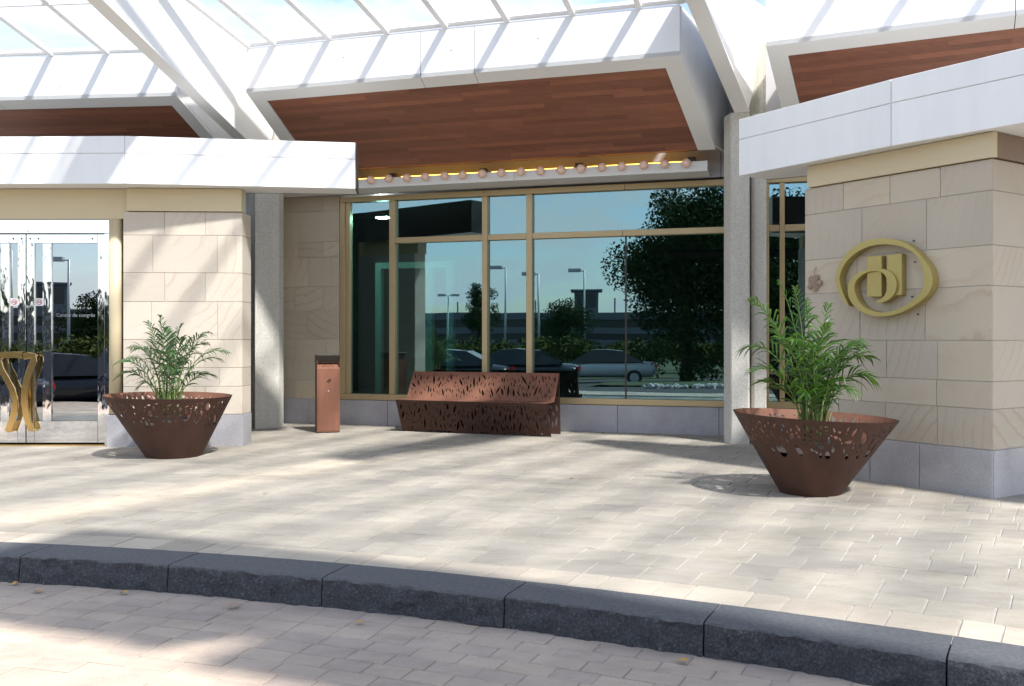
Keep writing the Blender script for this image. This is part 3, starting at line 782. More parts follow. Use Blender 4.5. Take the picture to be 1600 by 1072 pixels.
# ------------------------------------------------------------------ white fascias of the low canopies
def fascia(label, front, back, z0, z1, zr, dark_end):
    t = thing('canopy_fascia', label, 'canopy', (front[0][0], front[0][1], z0))
    mb = MB(); ins = []
    for (x, y), (bx, by) in zip(front, back):
        v = Vector((bx - x, by - y)).normalized() * .012; ins.append((x + v.x, y + v.y))
    mb.ext(ins + back[::-1], z0 + .004, z1 - .004); mb.obj('canopy_slab', M['white_matt'], t)
    for i in range(len(back) - 1):
        a, b = Vector(back[i]), Vector(back[i + 1]); d = (b - a).normalized(); nn = Vector((-d.y, d.x)) * .02
        mb = MB(); mb.ext([tuple(a), tuple(b), tuple(b + nn), tuple(a + nn)], z0 + .002, z1 - .002); mb.obj('rear_shade_panel', M['dark_metal'], t)  # dark colour stands in for the unlit back of the slab
    if dark_end:
        a, b = Vector(ins[-1]), Vector(back[-1]); nn = Vector((-(b - a).y, (b - a).x)).normalized() * -.015
        mb = MB(); mb.ext([tuple(a), tuple(b), tuple(b + nn), tuple(a + nn)], z0 + .002, z1 - .002); mb.obj('end_shade_panel', M['dark_metal'], t)  # dark colour stands in for shade on the slab's end
    for i in range(len(front) - 1):
        a, b = Vector(front[i]), Vector(front[i + 1]); d = (b - a).normalized(); nn = Vector((d.y, -d.x)) * .025
        a2 = a + d * (.004 if i else 0); b2 = b - d * (.004 if i < len(front) - 2 else 0)
        for q0, q1 in ((z0, zr - .004), (zr + .004, z1)):
            mb = MB(); mb.ext([tuple(a2), tuple(b2), tuple(b2 - nn), tuple(a2 - nn)], q0, q1); bevel(mb.obj('fascia_panel', M['white'], t), .004, 2)
    return t
fascia('white fascia of the left canopy over the glass doors, lit by the sun', [(-9.0, 10.86), (-4.49, 10.752), (-1.879, 11.121)], [(-9.0, 11.45), (-4.5, 11.35), (-1.93, 11.58)], 3.088, 3.640, 3.44, True)
fascia('white fascia of the right canopy above the emblem wall, in shade', [(2.331, 9.533), (3.287, 8.05), (5.3, 5.42)], [(2.66, 9.78), (4.3, 8.75), (6.4, 6.2)], 2.964, 3.543, 3.335, False)

# ------------------------------------------------------------------ glass doors
doors = thing('entrance_doors', 'pair of polished steel glass doors with curved brass handles at the left edge', 'door', (-5.86, 11.2, 0))
DY = 11.2
def bxo(nm, x0, x1, z0, z1, mat, y0=DY, y1=DY + .05, parent=doors):
    mb = MB(); mb.box(x0, x1, y0, y1, z0, z1); return bevel(mb.obj(nm, mat, parent), .002)
bxo('door_header', -7.0, -4.847, 2.56, 2.722, M['steel'], DY - .03, DY + .08)
bxo('door_jamb', -4.906, -4.847, .0, 2.557, M['steel'], DY - .03, DY + .08)
bxo('door_jamb', -6.93, -6.87, .0, 2.557, M['steel'], DY - .03, DY + .08)
bxo('threshold', -6.87, -4.906, -.01, .018, M['brass'], DY - .06, DY + .1)
def leaf(x0, s):   # x0 = meeting edge, s = +1 right leaf, -1 left leaf
    lf = bpy.data.objects.new('door_leaf', None); COL.objects.link(lf); lf.parent = doors; lf.matrix_parent_inverse = ROOTINV[doors.name]; lf.location = (x0, DY, 0)
    ROOTINV[lf.name] = Matrix.Translation(Vector((x0, DY, 0))).inverted()
    def b(nm, a, c, z0, z1, mat, y0=DY, y1=DY + .05):
        xa, xb = sorted((x0 + s * a, x0 + s * c)); return bxo(nm, xa, xb, z0, z1, mat, y0, y1, lf)
    b('stile', .004, .098, .035, 2.55, M['steel']); b('stile', .865, .948, .035, 2.55, M['steel'])
    b('top_rail', .10, .863, 2.443, 2.55, M['steel']); b('bottom_rail', .10, .863, .035, .296, M['steel'])
    b('door_mullion', .20, .305, .298, 2.441, M['steel'])
    b('door_pane', .098, .20, .296, 2.443, M['door_glass'], DY + .02, DY + .028); b('door_pane', .305, .865, .296, 2.443, M['door_glass'], DY + .02, DY + .028)
    for xx in (.05, .15, .80):
        mb = MB(); mb.tube([(x0 + s * xx, DY - .004, 2.497), (x0 + s * xx, DY + .001, 2.497)], .010, 10); mb.obj('bolt_head', M['dark_metal'], lf)
    # handle: flat brass strap
    pth = [(.0, 1.075), (.06, 1.09), (.125, 1.085), (.128, 1.03), (.085, .93), (.04, .80), (.015, .66), (.012, .55), (.03, .40), (.06, .29), (.10, .19)] if s > 0 else \
          [(.0, 1.09), (.10, 1.10), (.22, 1.095), (.272, 1.08), (.285, 1.03), (.25, .92), (.18, .80), (.115, .68), (.083, .56), (.09, .42), (.13, .29), (.175, .18)]
    mb = MB(); P = [Vector((x0 + s * (a + .005), 0, z)) for a, z in pth]; n = len(P); wv = []
    for i, p in enumerate(P):
        tt = (P[min(i + 1, n - 1)] - P[max(i - 1, 0)]).normalized(); nn = Vector((tt.z, 0, -tt.x)); w = .038
        for sg, yy in ((-1, DY - .085), (1, DY - .085), (1, DY - .068), (-1, DY - .068)):
            q = p + nn * sg * w; wv.append((q.x, yy, q.z))
    fs = [(0, 1, 2, 3), tuple(4 * (n - 1) + k for k in (3, 2, 1, 0))]
    for i in range(n - 1):
        for k in range(4): fs.append((4 * i + k, 4 * i + 4 + k, 4 * i + 4 + (k + 1) % 4, 4 * i + (k + 1) % 4))
    mb.add(wv, fs); o = mb.obj('handle', M['brass'], lf)
    bevel(o, .004)
    for a, z in (pth[2], pth[-1]):
        mb = MB(); mb.tube([(x0 + s * (a + .005), DY - .07, z), (x0 + s * (a + .005), DY + .002, z)], .016, 10); mb.obj('handle_post', M['brass'], lf)
    # no-smoking sticker
    cx, cz = x0 + s * .150, 1.733
    mb = MB(); mb.box(cx - .044, cx + .044, DY + .017, DY + .019, cz - .046, cz + .046, 0)
    rg = 20; rin, rout = .026, .034
    for k in range(rg):
        t0, t1 = 2 * math.pi * k / rg, 2 * math.pi * (k + 1) / rg
        mb.hexa([(cx + rr_ * math.cos(t), DY + .0168, cz + rr_ * math.sin(t)) for rr_, t in ((rin, t0), (rin, t1), (rout, t1), (rout, t0))], [(cx + rr_ * math.cos(t), DY + .016, cz + rr_ * math.sin(t)) for rr_, t in ((rin, t0), (rin, t1), (rout, t1), (rout, t0))], 1)
    mb.bar((cx - .020, DY + .0160, cz + .020), (cx + .020, DY + .0160, cz - .020), .006, .001, (0, 1, 0), 1)
    mb.box(cx - .020, cx + .012, DY + .0163, DY + .0167, cz - .005, cz + .003, 2); mb.box(cx + .013, cx + .019, DY + .0163, DY + .0167, cz - .005, cz + .012, 2)
    mb.obj('no_smoking_sticker', [M['sticker'], M['red'], M['ink']], lf)
    return lf
leaf(-5.864, 1); leaf(-5.868, -1)
tcv = bpy.data.curves.new('door_lettering', 'FONT'); tcv.body = 'Centre de congr\u00e8s'; tcv.size = .062; tcv.align_x = 'CENTER'; tcv.extrude = .0004
to = bpy.data.objects.new('door_lettering', tcv); COL.objects.link(to); tcv.materials.append(M['etch'])
to.location = (-5.275, DY + .017, 1.555); to.rotation_euler = (rad(90), 0, 0)
dg = bpy.context.evaluated_depsgraph_get(); dg.update()
tm = bpy.data.meshes.new_from_object(to.evaluated_get(dg)); mw = to.matrix_world.copy()
tm.transform(Matrix.Translation(to.location) @ Matrix.Rotation(rad(90), 4, 'X')); bpy.data.objects.remove(to)
if not tm.materials: tm.materials.append(M['etch'])
link('door_lettering', tm, doors)
surround = thing('door_surround', 'cream metal surround and rounded pilaster right of the glass doors', 'door surround', (-4.77, 11.15, 0))
mb = MB(); mb.box(-7.2, -4.60, 11.13, 11.4, 2.728, 3.085); mb.obj('cream_band', M['cream'], surround)
mb = MB(); mb.box(-9.2, -6.945, 11.13, 11.4, 0, 2.724); mb.obj('side_cladding', M['cream'], surround)
mb = MB(); pr = [(-4.846, 11.22)] + [(-4.772 - .074 * math.cos(t), 11.17 - .06 * math.sin(t)) for t in [math.pi * k / 12 for k in range(13)]] + [(-4.698, 11.22)]
mb.ext(pr, .386, 2.726); mb.obj('pilaster', M['cream'], surround, True)
surround.children[-1].data.polygons.foreach_set('use_smooth', [False] * len(surround.children[-1].data.polygons))
vest = thing('vestibule_interior', 'dark vestibule behind the glass doors', 'room', (-5.9, 12.5, 0))
mb = MB(); mb.box(-7.2, -4.60, 13.6, 13.7, 0, 3.1); mb.box(-7.25, -7.2, 11.3, 13.7, 0, 3.1); mb.box(-4.66, -4.61, 11.45, 13.7, 0, 3.1); mb.box(-7.2, -4.62, 11.42, 13.6, 3.1, 3.14); mb.obj('room_shell', M['lobby_dark'], vest)
mb = MB(); mb.box(-5.32, -4.98, 12.3, 12.5, 0, 3.09); mb.obj('inner_pier', M['stone_dim'], vest)

# ------------------------------------------------------------------ emblem
emb = thing('emblem_sign', 'large gold emblem, an H inside a spiral oval ring, on the right stone wall', 'emblem', rp(.3, 0, 1.84))
def em(px, py, off):        # from a tracing of the emblem (units of 1/1429 of its 200 px width) to the wall frame
    # fitted on the wall plane, front face stands .095 m out
    X, Yp = 1290 + px * .13996, 360 + py * .13993
    k = (X - 800) / 1450; P = RW0 + RWN * .095
    det = RWD[0] * -1 + k * RWD[1]
    s = ((-P[0]) * -1 - (-k) * (-P[1])) / det; Y = P[1] + RWD[1] * s
    return rp(s, off, 1.3 - (Yp - 528) / 1450 * Y)
OUT = [(262, 850), (190, 775), (135, 670), (108, 550), (128, 430), (190, 310), (290, 205), (420, 128), (560, 93), (700, 92), (820, 115), (930, 165), (1030, 245), (1110, 340), (1170, 440), (1195, 545), (1178, 640), (1122, 735), (1030, 812), (920, 880), (800, 932), (650, 962), (520, 955), (390, 905), (305, 830), (255, 740), (245, 650), (265, 570), (320, 500), (400, 452), (500, 430), (600, 425), (690, 445), (750, 490), (785, 560), (790, 620), (770, 700), (720, 760), (650, 800), (570, 810)]
INN = [(264, 848), (222, 770), (180, 665), (155, 550), (176, 450), (232, 350), (322, 263), (440, 196), (560, 162), (690, 157), (810, 172), (910, 208), (990, 262), (1050, 340), (1088, 440), (1100, 535), (1088, 620), (1050, 700), (975, 778), (880, 842), (770, 890), (650, 915), (545, 905), (445, 868), (375, 800), (335, 715), (320, 640), (338, 570), (385, 515), (450, 475), (515, 456), (585, 455), (640, 480), (672, 525), (684, 580), (684, 640), (672, 690), (650, 735), (615, 765), (572, 782)]
def dense(pts, k=3):
    o = []; n = len(pts)
    for i in range(n - 1):
        p0, p1, p2, p3 = [np.array(pts[max(0, min(n - 1, j))], float) for j in (i - 1, i, i + 1, i + 2)]
        for t in [q / k for q in range(k)]:
            o.append(tuple(.5 * (2 * p1 + (p2 - p0) * t + (2 * p0 - 5 * p1 + 4 * p2 - p3) * t * t + (3 * p1 - p0 - 3 * p2 + p3) * t ** 3)))
    return o + [tuple(pts[-1])]
O2, I2 = dense(OUT), dense(INN)
mb = MB(); n = len(O2); vs = []
for a, b in zip(O2, I2): vs += [em(*a, .095), em(*b, .095), em(*b, .004), em(*a, .004)]
fs = [(0, 1, 2, 3), tuple(4 * (n - 1) + k for k in (3, 2, 1, 0))]
for i in range(n - 1):
    for k in range(4): fs.append((4 * i + k, 4 * i + 4 + k, 4 * i + 4 + (k + 1) % 4, 4 * i + (k + 1) % 4))
mb.add(vs, fs); bevel(mb.obj('ring', M['gold'], emb), .003)
for quad in ([(443, 292), (605, 280), (605, 740), (443, 742)], [(665, 272), (830, 258), (830, 722), (665, 735)]):
    mb = MB(); mb.prism([em(a, b, .004) for a, b in quad][::-1], Vector(em(600, 500, .072)) - Vector(em(600, 500, .004))); bevel(mb.obj('letter_stroke', M['gold'], emb), .003)
for a, b in ((918, 112), (930, 348), (900, 735), (965, 935)):
    mb = MB(); mb.tube([em(a, b, -.005), em(a, b, .02)], .006, 8); mb.obj('fixing_stud', M['dark_metal'], emb)

# dry leaf stuck on the wall
def lobed(cx, cy, r, seed, n=26):
    q = random.Random(seed); pts = []
    for k in range(n):
        t = 2 * math.pi * k / n; lobe = .62 + .38 * abs(math.cos(2.5 * t + .3)) ** .7; pts.append((cx + r * lobe * q.uniform(.88, 1.08) * math.cos(t), cy + r * lobe * q.uniform(.88, 1.08) * math.sin(t)))
    return pts
mb = MB(); pts = lobed(-.466, 1.83, .088, 5); cz = rp(-.466, .022, 1.83)
vs = [rp(a, .006 + .02 * R.random(), b) for a, b in pts]; mb.add(vs + [cz], [(i, (i + 1) % len(vs), len(vs)) for i in range(len(vs))])
mb.tube([rp(-.466, .02, 1.90), rp(-.472, .012, 1.95), rp(-.45, .01, 1.985)], .003, 5)
o = mb.obj('dead_leaf', M['dry']); o['label'] = 'dried brown maple leaf stuck to the stone wall left of the emblem'; o['category'] = 'leaf'
o.modifiers.new('thick', 'SOLIDIFY').thickness = .002

# ------------------------------------------------------------------ perforated corten plates
def pip(p, poly):
    x, y = p; c = False; n = len(poly); j = n - 1
    for i in range(n):
        xi, yi = poly[i]; xj, yj = poly[j]
        if (yi > y) != (yj > y) and x < (xj - xi) * (y - yi) / (yj - yi) + xi: c = not c
        j = i
    return c
def cdt(outer, holes, extra):
    verts = []; edges = []
    for poly in [outer] + holes:
        o = len(verts); verts += poly; n = len(poly); edges += [(o + i, o + (i + 1) % n) for i in range(n)]
    bb = [(min(p[0] for p in h) - .004, max(p[0] for p in h) + .004, min(p[1] for p in h) - .004, max(p[1] for p in h) + .004) for h in holes]
    for e in extra:
        if not any(b[0] < e[0] < b[1] and b[2] < e[1] < b[3] for b in bb): verts.append(e)
    vo, eo, fo, _, _, _ = delaunay_2d_cdt([Vector(v) for v in verts], edges, [], 0, 1e-6)
    keep = []
    for f in fo:
        c = ((vo[f[0]].x + vo[f[1]].x + vo[f[2]].x) / 3, (vo[f[0]].y + vo[f[1]].y + vo[f[2]].y) / 3)
        if not pip(c, outer): continue
        hit = False
        for b, h in zip(bb, holes):
            if b[0] < c[0] < b[1] and b[2] < c[1] < b[3] and pip(c, h): hit = True; break
        if not hit: keep.append(tuple(f))
    return [(v.x, v.y) for v in vo], keep
def slits(Lx, Ly, n, dens, seed, tilt=0.15, lmin=.03, lmax=.12, outer=None):
    q = random.Random(seed); hs = []; cs = []
    tries = 0
    while len(hs) < n and tries < n * 60:
        tries += 1
        x, y = q.uniform(.03, Lx - .03), q.uniform(.02, Ly - .02)
        if q.random() > dens(x / Lx, y / Ly): continue
        l = q.uniform(lmin, lmax) * (.75 + .5 * dens(x / Lx, y / Ly)); w = l * q.uniform(.13, .27); w = max(.010, min(w, .032))
        a = q.gauss(tilt, .24)
        if outer and not all(pip((x + dx_, y + dy_), outer) for dx_ in (-.035, .035) for dy_ in (-l / 2 - .01, l / 2 + .01)): continue
        if y - l / 2 < .012 or y + l / 2 > Ly - .012: continue
        pts = []
        for u, v in ((0, -.5), (.42, -.16), (.5, .1), (.1, .5), (-.36, .22), (-.5, -.12)):
            uu, vv = u * w, v * l; pts.append((x + uu * math.cos(a) + vv * math.sin(a), y - uu * math.sin(a) + vv * math.cos(a)))
        ok = True
        for (cx, cy, cl, cw, ca) in cs:
            dx_, dy_ = x - cx, y - cy
            al, ac = abs(dy_ * math.cos(ca) + dx_ * math.sin(ca)), abs(dx_ * math.cos(ca) - dy_ * math.sin(ca))
            if ac < (w + cw) / 2 + .006 + .16 * min(l, cl) * abs(math.sin(a - ca)) * 2 and al < (l + cl) / 2 + .006: ok = False; break
        if ok: hs.append(pts); cs.append((x, y, l, w, a))
    return hs
bench = thing('steel_bench', 'rust coloured perforated steel bench standing in front of the window', 'bench', (-.40, 12.45, 0))
BO = arr(.664, 12.567); BD = arr(-.9337, .3580); BF = arr(-.3580, -.9337)   # right rear corner, leftwards, forwards
BL = 2.19
def bpt(x, fwd, z): p = BO + BD * x + BF * fwd; return (p[0], p[1], z)
def dplate(name, xs0, xs1, p0, p1, holes, outer, mat):
    """flat plate: (x, y) in plate metres; y runs from p0=(fwd,z) to p1"""
    ln = math.hypot(p1[0] - p0[0], p1[1] - p0[1])
    v, f = cdt(outer, holes, [])
    vs = [bpt(x, p0[0] + (p1[0] - p0[0]) * y / ln, p0[1] + (p1[1] - p0[1]) * y / ln) for x, y in v]
    mb = MB(); mb.add(vs, f); o = mb.obj(name, mat, bench)
    sm = o.modifiers.new('plate', 'SOLIDIFY'); sm.thickness = .006; sm.offset = 0
    return o
# x = 0 at the right end; openings crowd towards the right end
dR = lambda t, y: .10 + .9 * max(0, 1 - t) ** 1.6 + .25 * math.exp(-((t - .60) / .06) ** 2) + .2 * math.exp(-((t - .82) / .06) ** 2)
def rect(x0, x1, ln): return [(x0, 0), (x1, 0), (x1, ln), (x0, ln)]
lnb = math.hypot(.22, .37); dplate('backrest', 0, BL, (.29, .452), (.07, .82), slits(BL, lnb, 170, dR, 1, .18, .035, .21), rect(0, BL, lnb), M['corten'])
lns = .33; dplate('seat', 0, BL, (.62, .45), (.29, .45), slits(BL, lns, 60, dR, 2, .1), rect(0, BL, lns), M['corten'])
lnf = math.hypot(.21, .45)
ft = [(0, 0), (.28, 0), (.30, .03), (.62, .03), (.64, .0), (.88, 0), (.90, .035), (1.02, .035), (1.04, 0), (1.40, 0), (1.43, .03), (1.78, .03), (1.80, 0), (BL, 0), (BL, lnf), (0, lnf)]
dplate('front_plate', 0, BL, (.41, 0), (.62, .447), slits(BL, lnf, 160, dR, 3, -.22, .035, .20, ft), ft, M['corten_shade'])
lnr = .82; dplate('rear_plate', 0, BL, (.02, 0), (.068, .82), slits(BL, lnr, 150, lambda t, y: .03 + .97 * max(0, 1 - t * 2.6), 4, .2, .06, .16), rect(0, BL, lnr), M['corten_shade'])
# right end twig panel and inner ribs
for xx in (.75, 1.5, 2.16):
    mb = MB(); mb.prism([bpt(xx, .03, .0), bpt(xx, .40, 0), bpt(xx, .60, .44), bpt(xx, .285, .445), bpt(xx, .075, .80)], Vector(bpt(.006, 0, 0)) - Vector(bpt(0, 0, 0))); mb.obj('rib', M['corten_shade'], bench)

# ------------------------------------------------------------------ planters
def planter(label, cx, cy, rim_r, base_r, H, tilt, shift, seed, mat):
    t = thing('steel_planter', label, 'planter', (cx, cy, 0))
    q = random.Random(seed)
    Lx = 2 * math.pi; holes = []; cs = []
    def put(u, v, l, w, a):
        for (u2, v2, r2) in cs:
            if abs(u - u2) < (l + r2) * .62 / .62 and abs(v - v2) * .75 < (l + r2) * .62: 
                if math.hypot((u - u2) * .62, (v - v2) * .72) < (l + r2) * .40 + .008: return
        pts = []
        for k in range(10):
            tt = 2 * math.pi * k / 10; x_, y_ = math.cos(tt), math.sin(tt)
            x_ = x_ * (w / 2) * (1 - .35 * y_); y_ = y_ * l / 2
            xx, yy = x_ * math.cos(a) + y_ * math.sin(a), -x_ * math.sin(a) + y_ * math.cos(a)
            pts.append((u + xx / .62, v + yy / .72))
        if min(p[1] for p in pts) < .50 or max(p[1] for p in pts) > .955 or min(p[0] for p in pts) < .02 or max(p[0] for p in pts) > Lx - .02: return
        holes.append(pts); cs.append((u, v, l))
    for k in range(3000):
        u = q.uniform(0, Lx); cl = .35 + .65 * (.5 + .5 * math.sin(3 * u + seed)) 
        if q.random() > cl: continue
        v = .93 - abs(q.gauss(0, .15)); l = q.choice([.19, .14, .11, .08, .06, .045, .035]) if k < 500 else q.choice([.06, .045, .03]) * q.uniform(.8, 1.15); w = l * q.uniform(.3, .62)
        put(u, v, l, w, q.gauss(.6 * math.sin(2 * u + seed), .55))
    extra = [(Lx * i / 72, v) for i in range(1, 72) for v in (.0001, .12, .25, .38, .5, .58, .66, .74, .82, .9, .9999)]
    outer = [(0, 0)] + [(Lx * i / 72, 0) for i in range(1, 72)] + [(Lx, 0), (Lx, .5), (Lx, 1)] + [(Lx * i / 72, 1) for i in range(71, 0, -1)] + [(0, 1), (0, .5)]
    v, f = cdt(outer, holes, [e for e in extra if .01 < e[1] < .99])
    def P(u, vv, rr_=0):
        r_ = base_r + (rim_r - base_r) * vv - rr_; a = u + math.pi / 2
        x, y = r_ * math.cos(a), r_ * math.sin(a)
        return (cx + x + shift * (1 - vv), cy + y, H * vv + tilt * x * vv)
    nv = len(v); mb = MB(); ec = {}
    for q3 in f:
        for i in range(3): e = (q3[i], q3[(i + 1) % 3]); ec[e] = 1
    rim_e = [e for e in ec if (e[1], e[0]) not in ec]
    mb.add([P(*p) for p in v] + [P(p[0], p[1], .009) for p in v], list(f) + [(c_ + nv, b_ + nv, a_ + nv) for a_, b_, c_ in f] + [(b_, a_, a_ + nv, b_ + nv) for a_, b_ in rim_e])
    me = mb.mesh('bowl', [mat, M['corten_sunlit']], True)
    sl_ = (rim_r - base_r) / H; nrm = []
    for p in v: a = p[0] + math.pi / 2; nrm.append(Vector((math.cos(a), math.sin(a), -sl_)).normalized())
    nrm = nrm + [-q_ for q_ in nrm]
    me.polygons.foreach_set('material_index', [0] * len(f) + [1] * len(f) + [0] * (len(me.polygons) - 2 * len(f)))
    if len(me.vertices) == len(nrm): me.normals_split_custom_set_from_vertices([tuple(q_) for q_ in nrm])
    link('bowl', me, t)
    # floor foot, soil and inner liner
    mb = MB(); mb.ext([(cx + shift + (base_r - .012) * math.cos(k * math.pi / 20), cy + (base_r - .012) * math.sin(k * math.pi / 20)) for k in range(40)], .0, .02); mb.obj('base_plate', M['dark_metal'], t)
    vs = .56; mb = MB(); ringp = [P(2 * math.pi * k / 40, vs, .014) for k in range(40)]; mid = [(cx + (p[0] - cx) * .5, cy + (p[1] - cy) * .5, H * vs + .02 + q.uniform(-.008, .012)) for p in ringp]
    mb.add(ringp + mid + [(cx, cy, H * vs + .035)], [(k, (k + 1) % 40, 40 + (k + 1) % 40, 40 + k) for k in range(40)] + [(40 + k, 40 + (k + 1) % 40, 80) for k in range(40)]); mb.obj('soil', M['soil'], t)
    mb = MB(); pr = [(cx + .20 * math.cos(k * math.pi / 12), cy + .20 * math.sin(k * math.pi / 12)) for k in range(24)]; mb.ext(pr, H * vs + .0, H * vs + .07); mb.obj('nursery_pot', M['pot'], t)
    return t
planter('rust steel bowl planter at the left, beside the glass doors', -3.79, 10.24, .675, .295, .668, -.020, .06, 1, M['corten_shade'])
planter('rust steel bowl planter at the right, in front of the emblem wall', 2.545, 7.82, .665, .25, .650, -.048, -.03, 5, M['corten_shade'])
mb = MB(); mb.box(2.505, 2.545, 7.555, 7.562, .028, .043); o = mb.obj('maker_plate', M['galv']); o.parent = [x for x in bpy.data.objects if x.name == 'steel_planter.001'][0]; o.matrix_parent_inverse = ROOTINV['steel_planter.001']

# ------------------------------------------------------------------ palms
def frond(root, base, knee, tip, seed, mat, leaf_len, width, pairs=17):
    """petiole from base up to knee, then the rachis arching over to the tip"""
    q = random.Random(seed)
    b, k_, e = Vector(base), Vector(knee), Vector(tip)
    side_ = (e - b).cross(Vector((0, 0, 1))) * q.uniform(-.12, .12)
    c1 = k_ + side_ * .4; c2 = k_.lerp(e, .55) + Vector((0, 0, .10 + .10 * q.random())) + side_
    def C(t): return b * (1 - t) ** 3 + c1 * 3 * t * (1 - t) ** 2 + c2 * 3 * t * t * (1 - t) + e * t ** 3
    mb = MB(); pts = [C(i / 14) for i in range(15)]
    mb.tube(pts, [.0058 * (1 - .85 * i / 14) + .0011 for i in range(15)], 5, 1)
    roll = q.uniform(-.5, .5); t0 = q.uniform(.24, .40); droop = q.uniform(.28, .62)
    for k in range(pairs):
        t = t0 + (1 - t0) * (k / (pairs - 1)) ** .9
        p = C(t); tan = (C(min(1, t + .02)) - C(max(0, t - .02))).normalized()
        sd = tan.cross(Vector((0, 0, 1)))
        if sd.length < .1: sd = tan.orthogonal()
        sd.normalize(); sd = (Matrix.Rotation(roll, 3, tan) @ sd).normalized(); upv = sd.cross(tan).normalized()
        u = (t - t0) / (1 - t0)
        prof = (.55 + .45 * math.sin(math.pi * min(1, u * 1.25 + .12))) * (1 - .55 * u ** 3)
        for s in (-1, 1):
            if q.random() < .08: continue
            l = leaf_len * prof * q.uniform(.75, 1.15)
            ang = rad(24 + 26 * (1 - u)) * q.uniform(.8, 1.2)
            dirv = (tan * math.cos(ang) + sd * s * math.sin(ang) + upv * q.uniform(.05, .40)).normalized()
            wv = dirv.cross(upv).normalized(); wv = (wv + upv * q.uniform(-.35, .35)).normalized(); w = width * q.uniform(.75, 1.2) * (.65 + .35 * prof); dr = droop * q.uniform(.6, 1.3) * l
            o = len(mb.v)
            for j in range(6):
                tt = j / 5; c = p + dirv * (l * tt * (1 - .12 * tt)) + Vector((0, 0, -dr * tt ** 2.2)); ww = w * (.35, .9, 1, .85, .5, .03)[j] / 2
                fold = upv * (ww * .45); mb.v += [tuple(c - wv * ww + fold), tuple(c), tuple(c + wv * ww + fold)]
            for j in range(5):
                a = o + 3 * j; mb.f += [(a, a + 1, a + 4, a + 3), (a + 1, a + 2, a + 5, a + 4)]; mb.mi += [0, 0]
    return mb.obj('frond', [mat, M['palm_stem']], root, True)
def palm(label, cx, cy, zs, tips, mat, seed, ll, extra, wd):
    t = thing('areca_palm', label, 'palm', (cx, cy, zs)); q = random.Random(seed)
    allt = [tuple(tp[:3]) for tp in tips]
    for i in range(extra):
        a = q.uniform(0, 2 * math.pi); r_ = q.uniform(.12, .42); allt.append((r_ * math.cos(a), r_ * math.sin(a), q.uniform(.72, 1.38)))
    for i, tp in enumerate(allt):
        a = math.atan2(tp[1], tp[0]) + q.uniform(-.9, .9); r_ = q.uniform(.02, .10); d = math.hypot(tp[0], tp[1])
        bx, by = cx + r_ * math.cos(a), cy + r_ * math.sin(a)
        kz = zs + (tp[2] - zs) * (.50 if tp[2] > 1.25 else .66) + .22 * d
        frond(t, (bx, by, zs), (cx + tp[0] * .22, cy + tp[1] * .22, min(kz, tp[2] + .12)), (cx + tp[0], cy + tp[1], tp[2]), seed * 100 + i, mat, ll * q.uniform(.8, 1.15), wd * q.uniform(.85, 1.2), q.choice([12, 13, 15, 16]))
    for i in range(20):
        a = q.uniform(0, 2 * math.pi); r_ = q.uniform(.02, .12); h = q.uniform(.28, .52); ln = q.uniform(-.02, .08)
        mb = MB(); mb.tube([(cx + r_ * math.cos(a), cy + r_ * math.sin(a), zs), (cx + (r_ + ln * .4) * math.cos(a), cy + (r_ + ln * .4) * math.sin(a), zs + h * .55), (cx + (r_ + ln) * math.cos(a), cy + (r_ + ln) * math.sin(a), zs + h)], [.011, .009, .006], 6); mb.obj('stem', M['palm_stem'], t, True)
    return t
LT = [(-.24, .05, 1.46, .20), (-.05, -.10, 1.53, .22), (.12, .1, 1.44, .2), (.47, -.05, 1.36, .32), (.64, .0, 1.14, .40), (.24, -.2, 1.30, .2), (-.52, -.1, 1.02, .28), (-.46, .15, 1.19, .28), (-.54, -.05, .86, .34), (.56, -.12, .88, .26), (.50, .25, 1.06, .25), (-.30, -.30, 1.08, .2), (.15, -.36, .96, .2), (-.08, .2, 1.40, .15), (.36, .2, 1.24, .2), (-.12, -.28, 1.2, .15)]
palm('smaller areca palm growing in the left planter by the doors', -3.80, 10.24, .38, LT, M['palm_grey'], 3, .31, 8, .019)
RT = [(-.52, -.05, 1.62, .36), (-.25, .1, 1.76, .22), (-.18, -.12, 1.70, .2), (-.02, .1, 1.62, .2), (.10, -.1, 1.56, .18), (-.56, .1, 1.20, .40), (-.55, -.15, 1.02, .24), (-.50, -.1, .92, .18), (.40, -.05, 1.28, .32), (.50, .05, 1.13, .36), (.42, -.2, .96, .30), (.24, -.3, .86, .22), (-.36, -.25, 1.30, .25), (.22, .2, 1.42, .2), (-.1, -.32, 1.22, .2), (.02, -.3, 1.40, .2), (-.3, .25, 1.45, .2), (.34, .22, 1.1, .3), (-.05, -.2, 1.1, .12)]
palm('tall bright green areca palm growing in the right planter under the emblem', 2.53, 7.82, .38, RT, M['palm'], 4, .38, 10, .021)

# ------------------------------------------------------------------ ash bin
bin_ = thing('ash_bin', 'narrow rust coloured steel ash bin with a dark hood beside the recessed wall', 'bin', (-2.5, 12.8, 0))
bd = arr(.9559, .2938); bd /= np.linalg.norm(bd); bn = arr(bd[1], -bd[0]); BP = arr(-2.661, 12.66)
def bip(u, off, z): p = BP + bd * u + bn * off; return (p[0], p[1], z)
BW = .312
def biprism(nm, prof, u0, u1, mat):
    mb = MB(); mb.prism([bip(u0, o, z) for o, z in prof], Vector(bip(u1 - u0, 0, 0)) - Vector(bip(0, 0, 0))); return bevel(mb.obj(nm, mat, bin_), .003)
biprism('body', [(0, .012), (0, .88), (-.12, .955), (-.30, .955), (-.30, .012)], 0, BW, M['corten'])
biprism('base', [(-.01, .0), (-.01, .012), (-.29, .012), (-.29, .0)], .01, BW - .01, M['dark_metal'])
biprism('hood', [(-.005, 1.066), (-.06, .968), (-.30, .958), (-.30, 1.066)], -.004, BW + .004, M['dark_metal'])
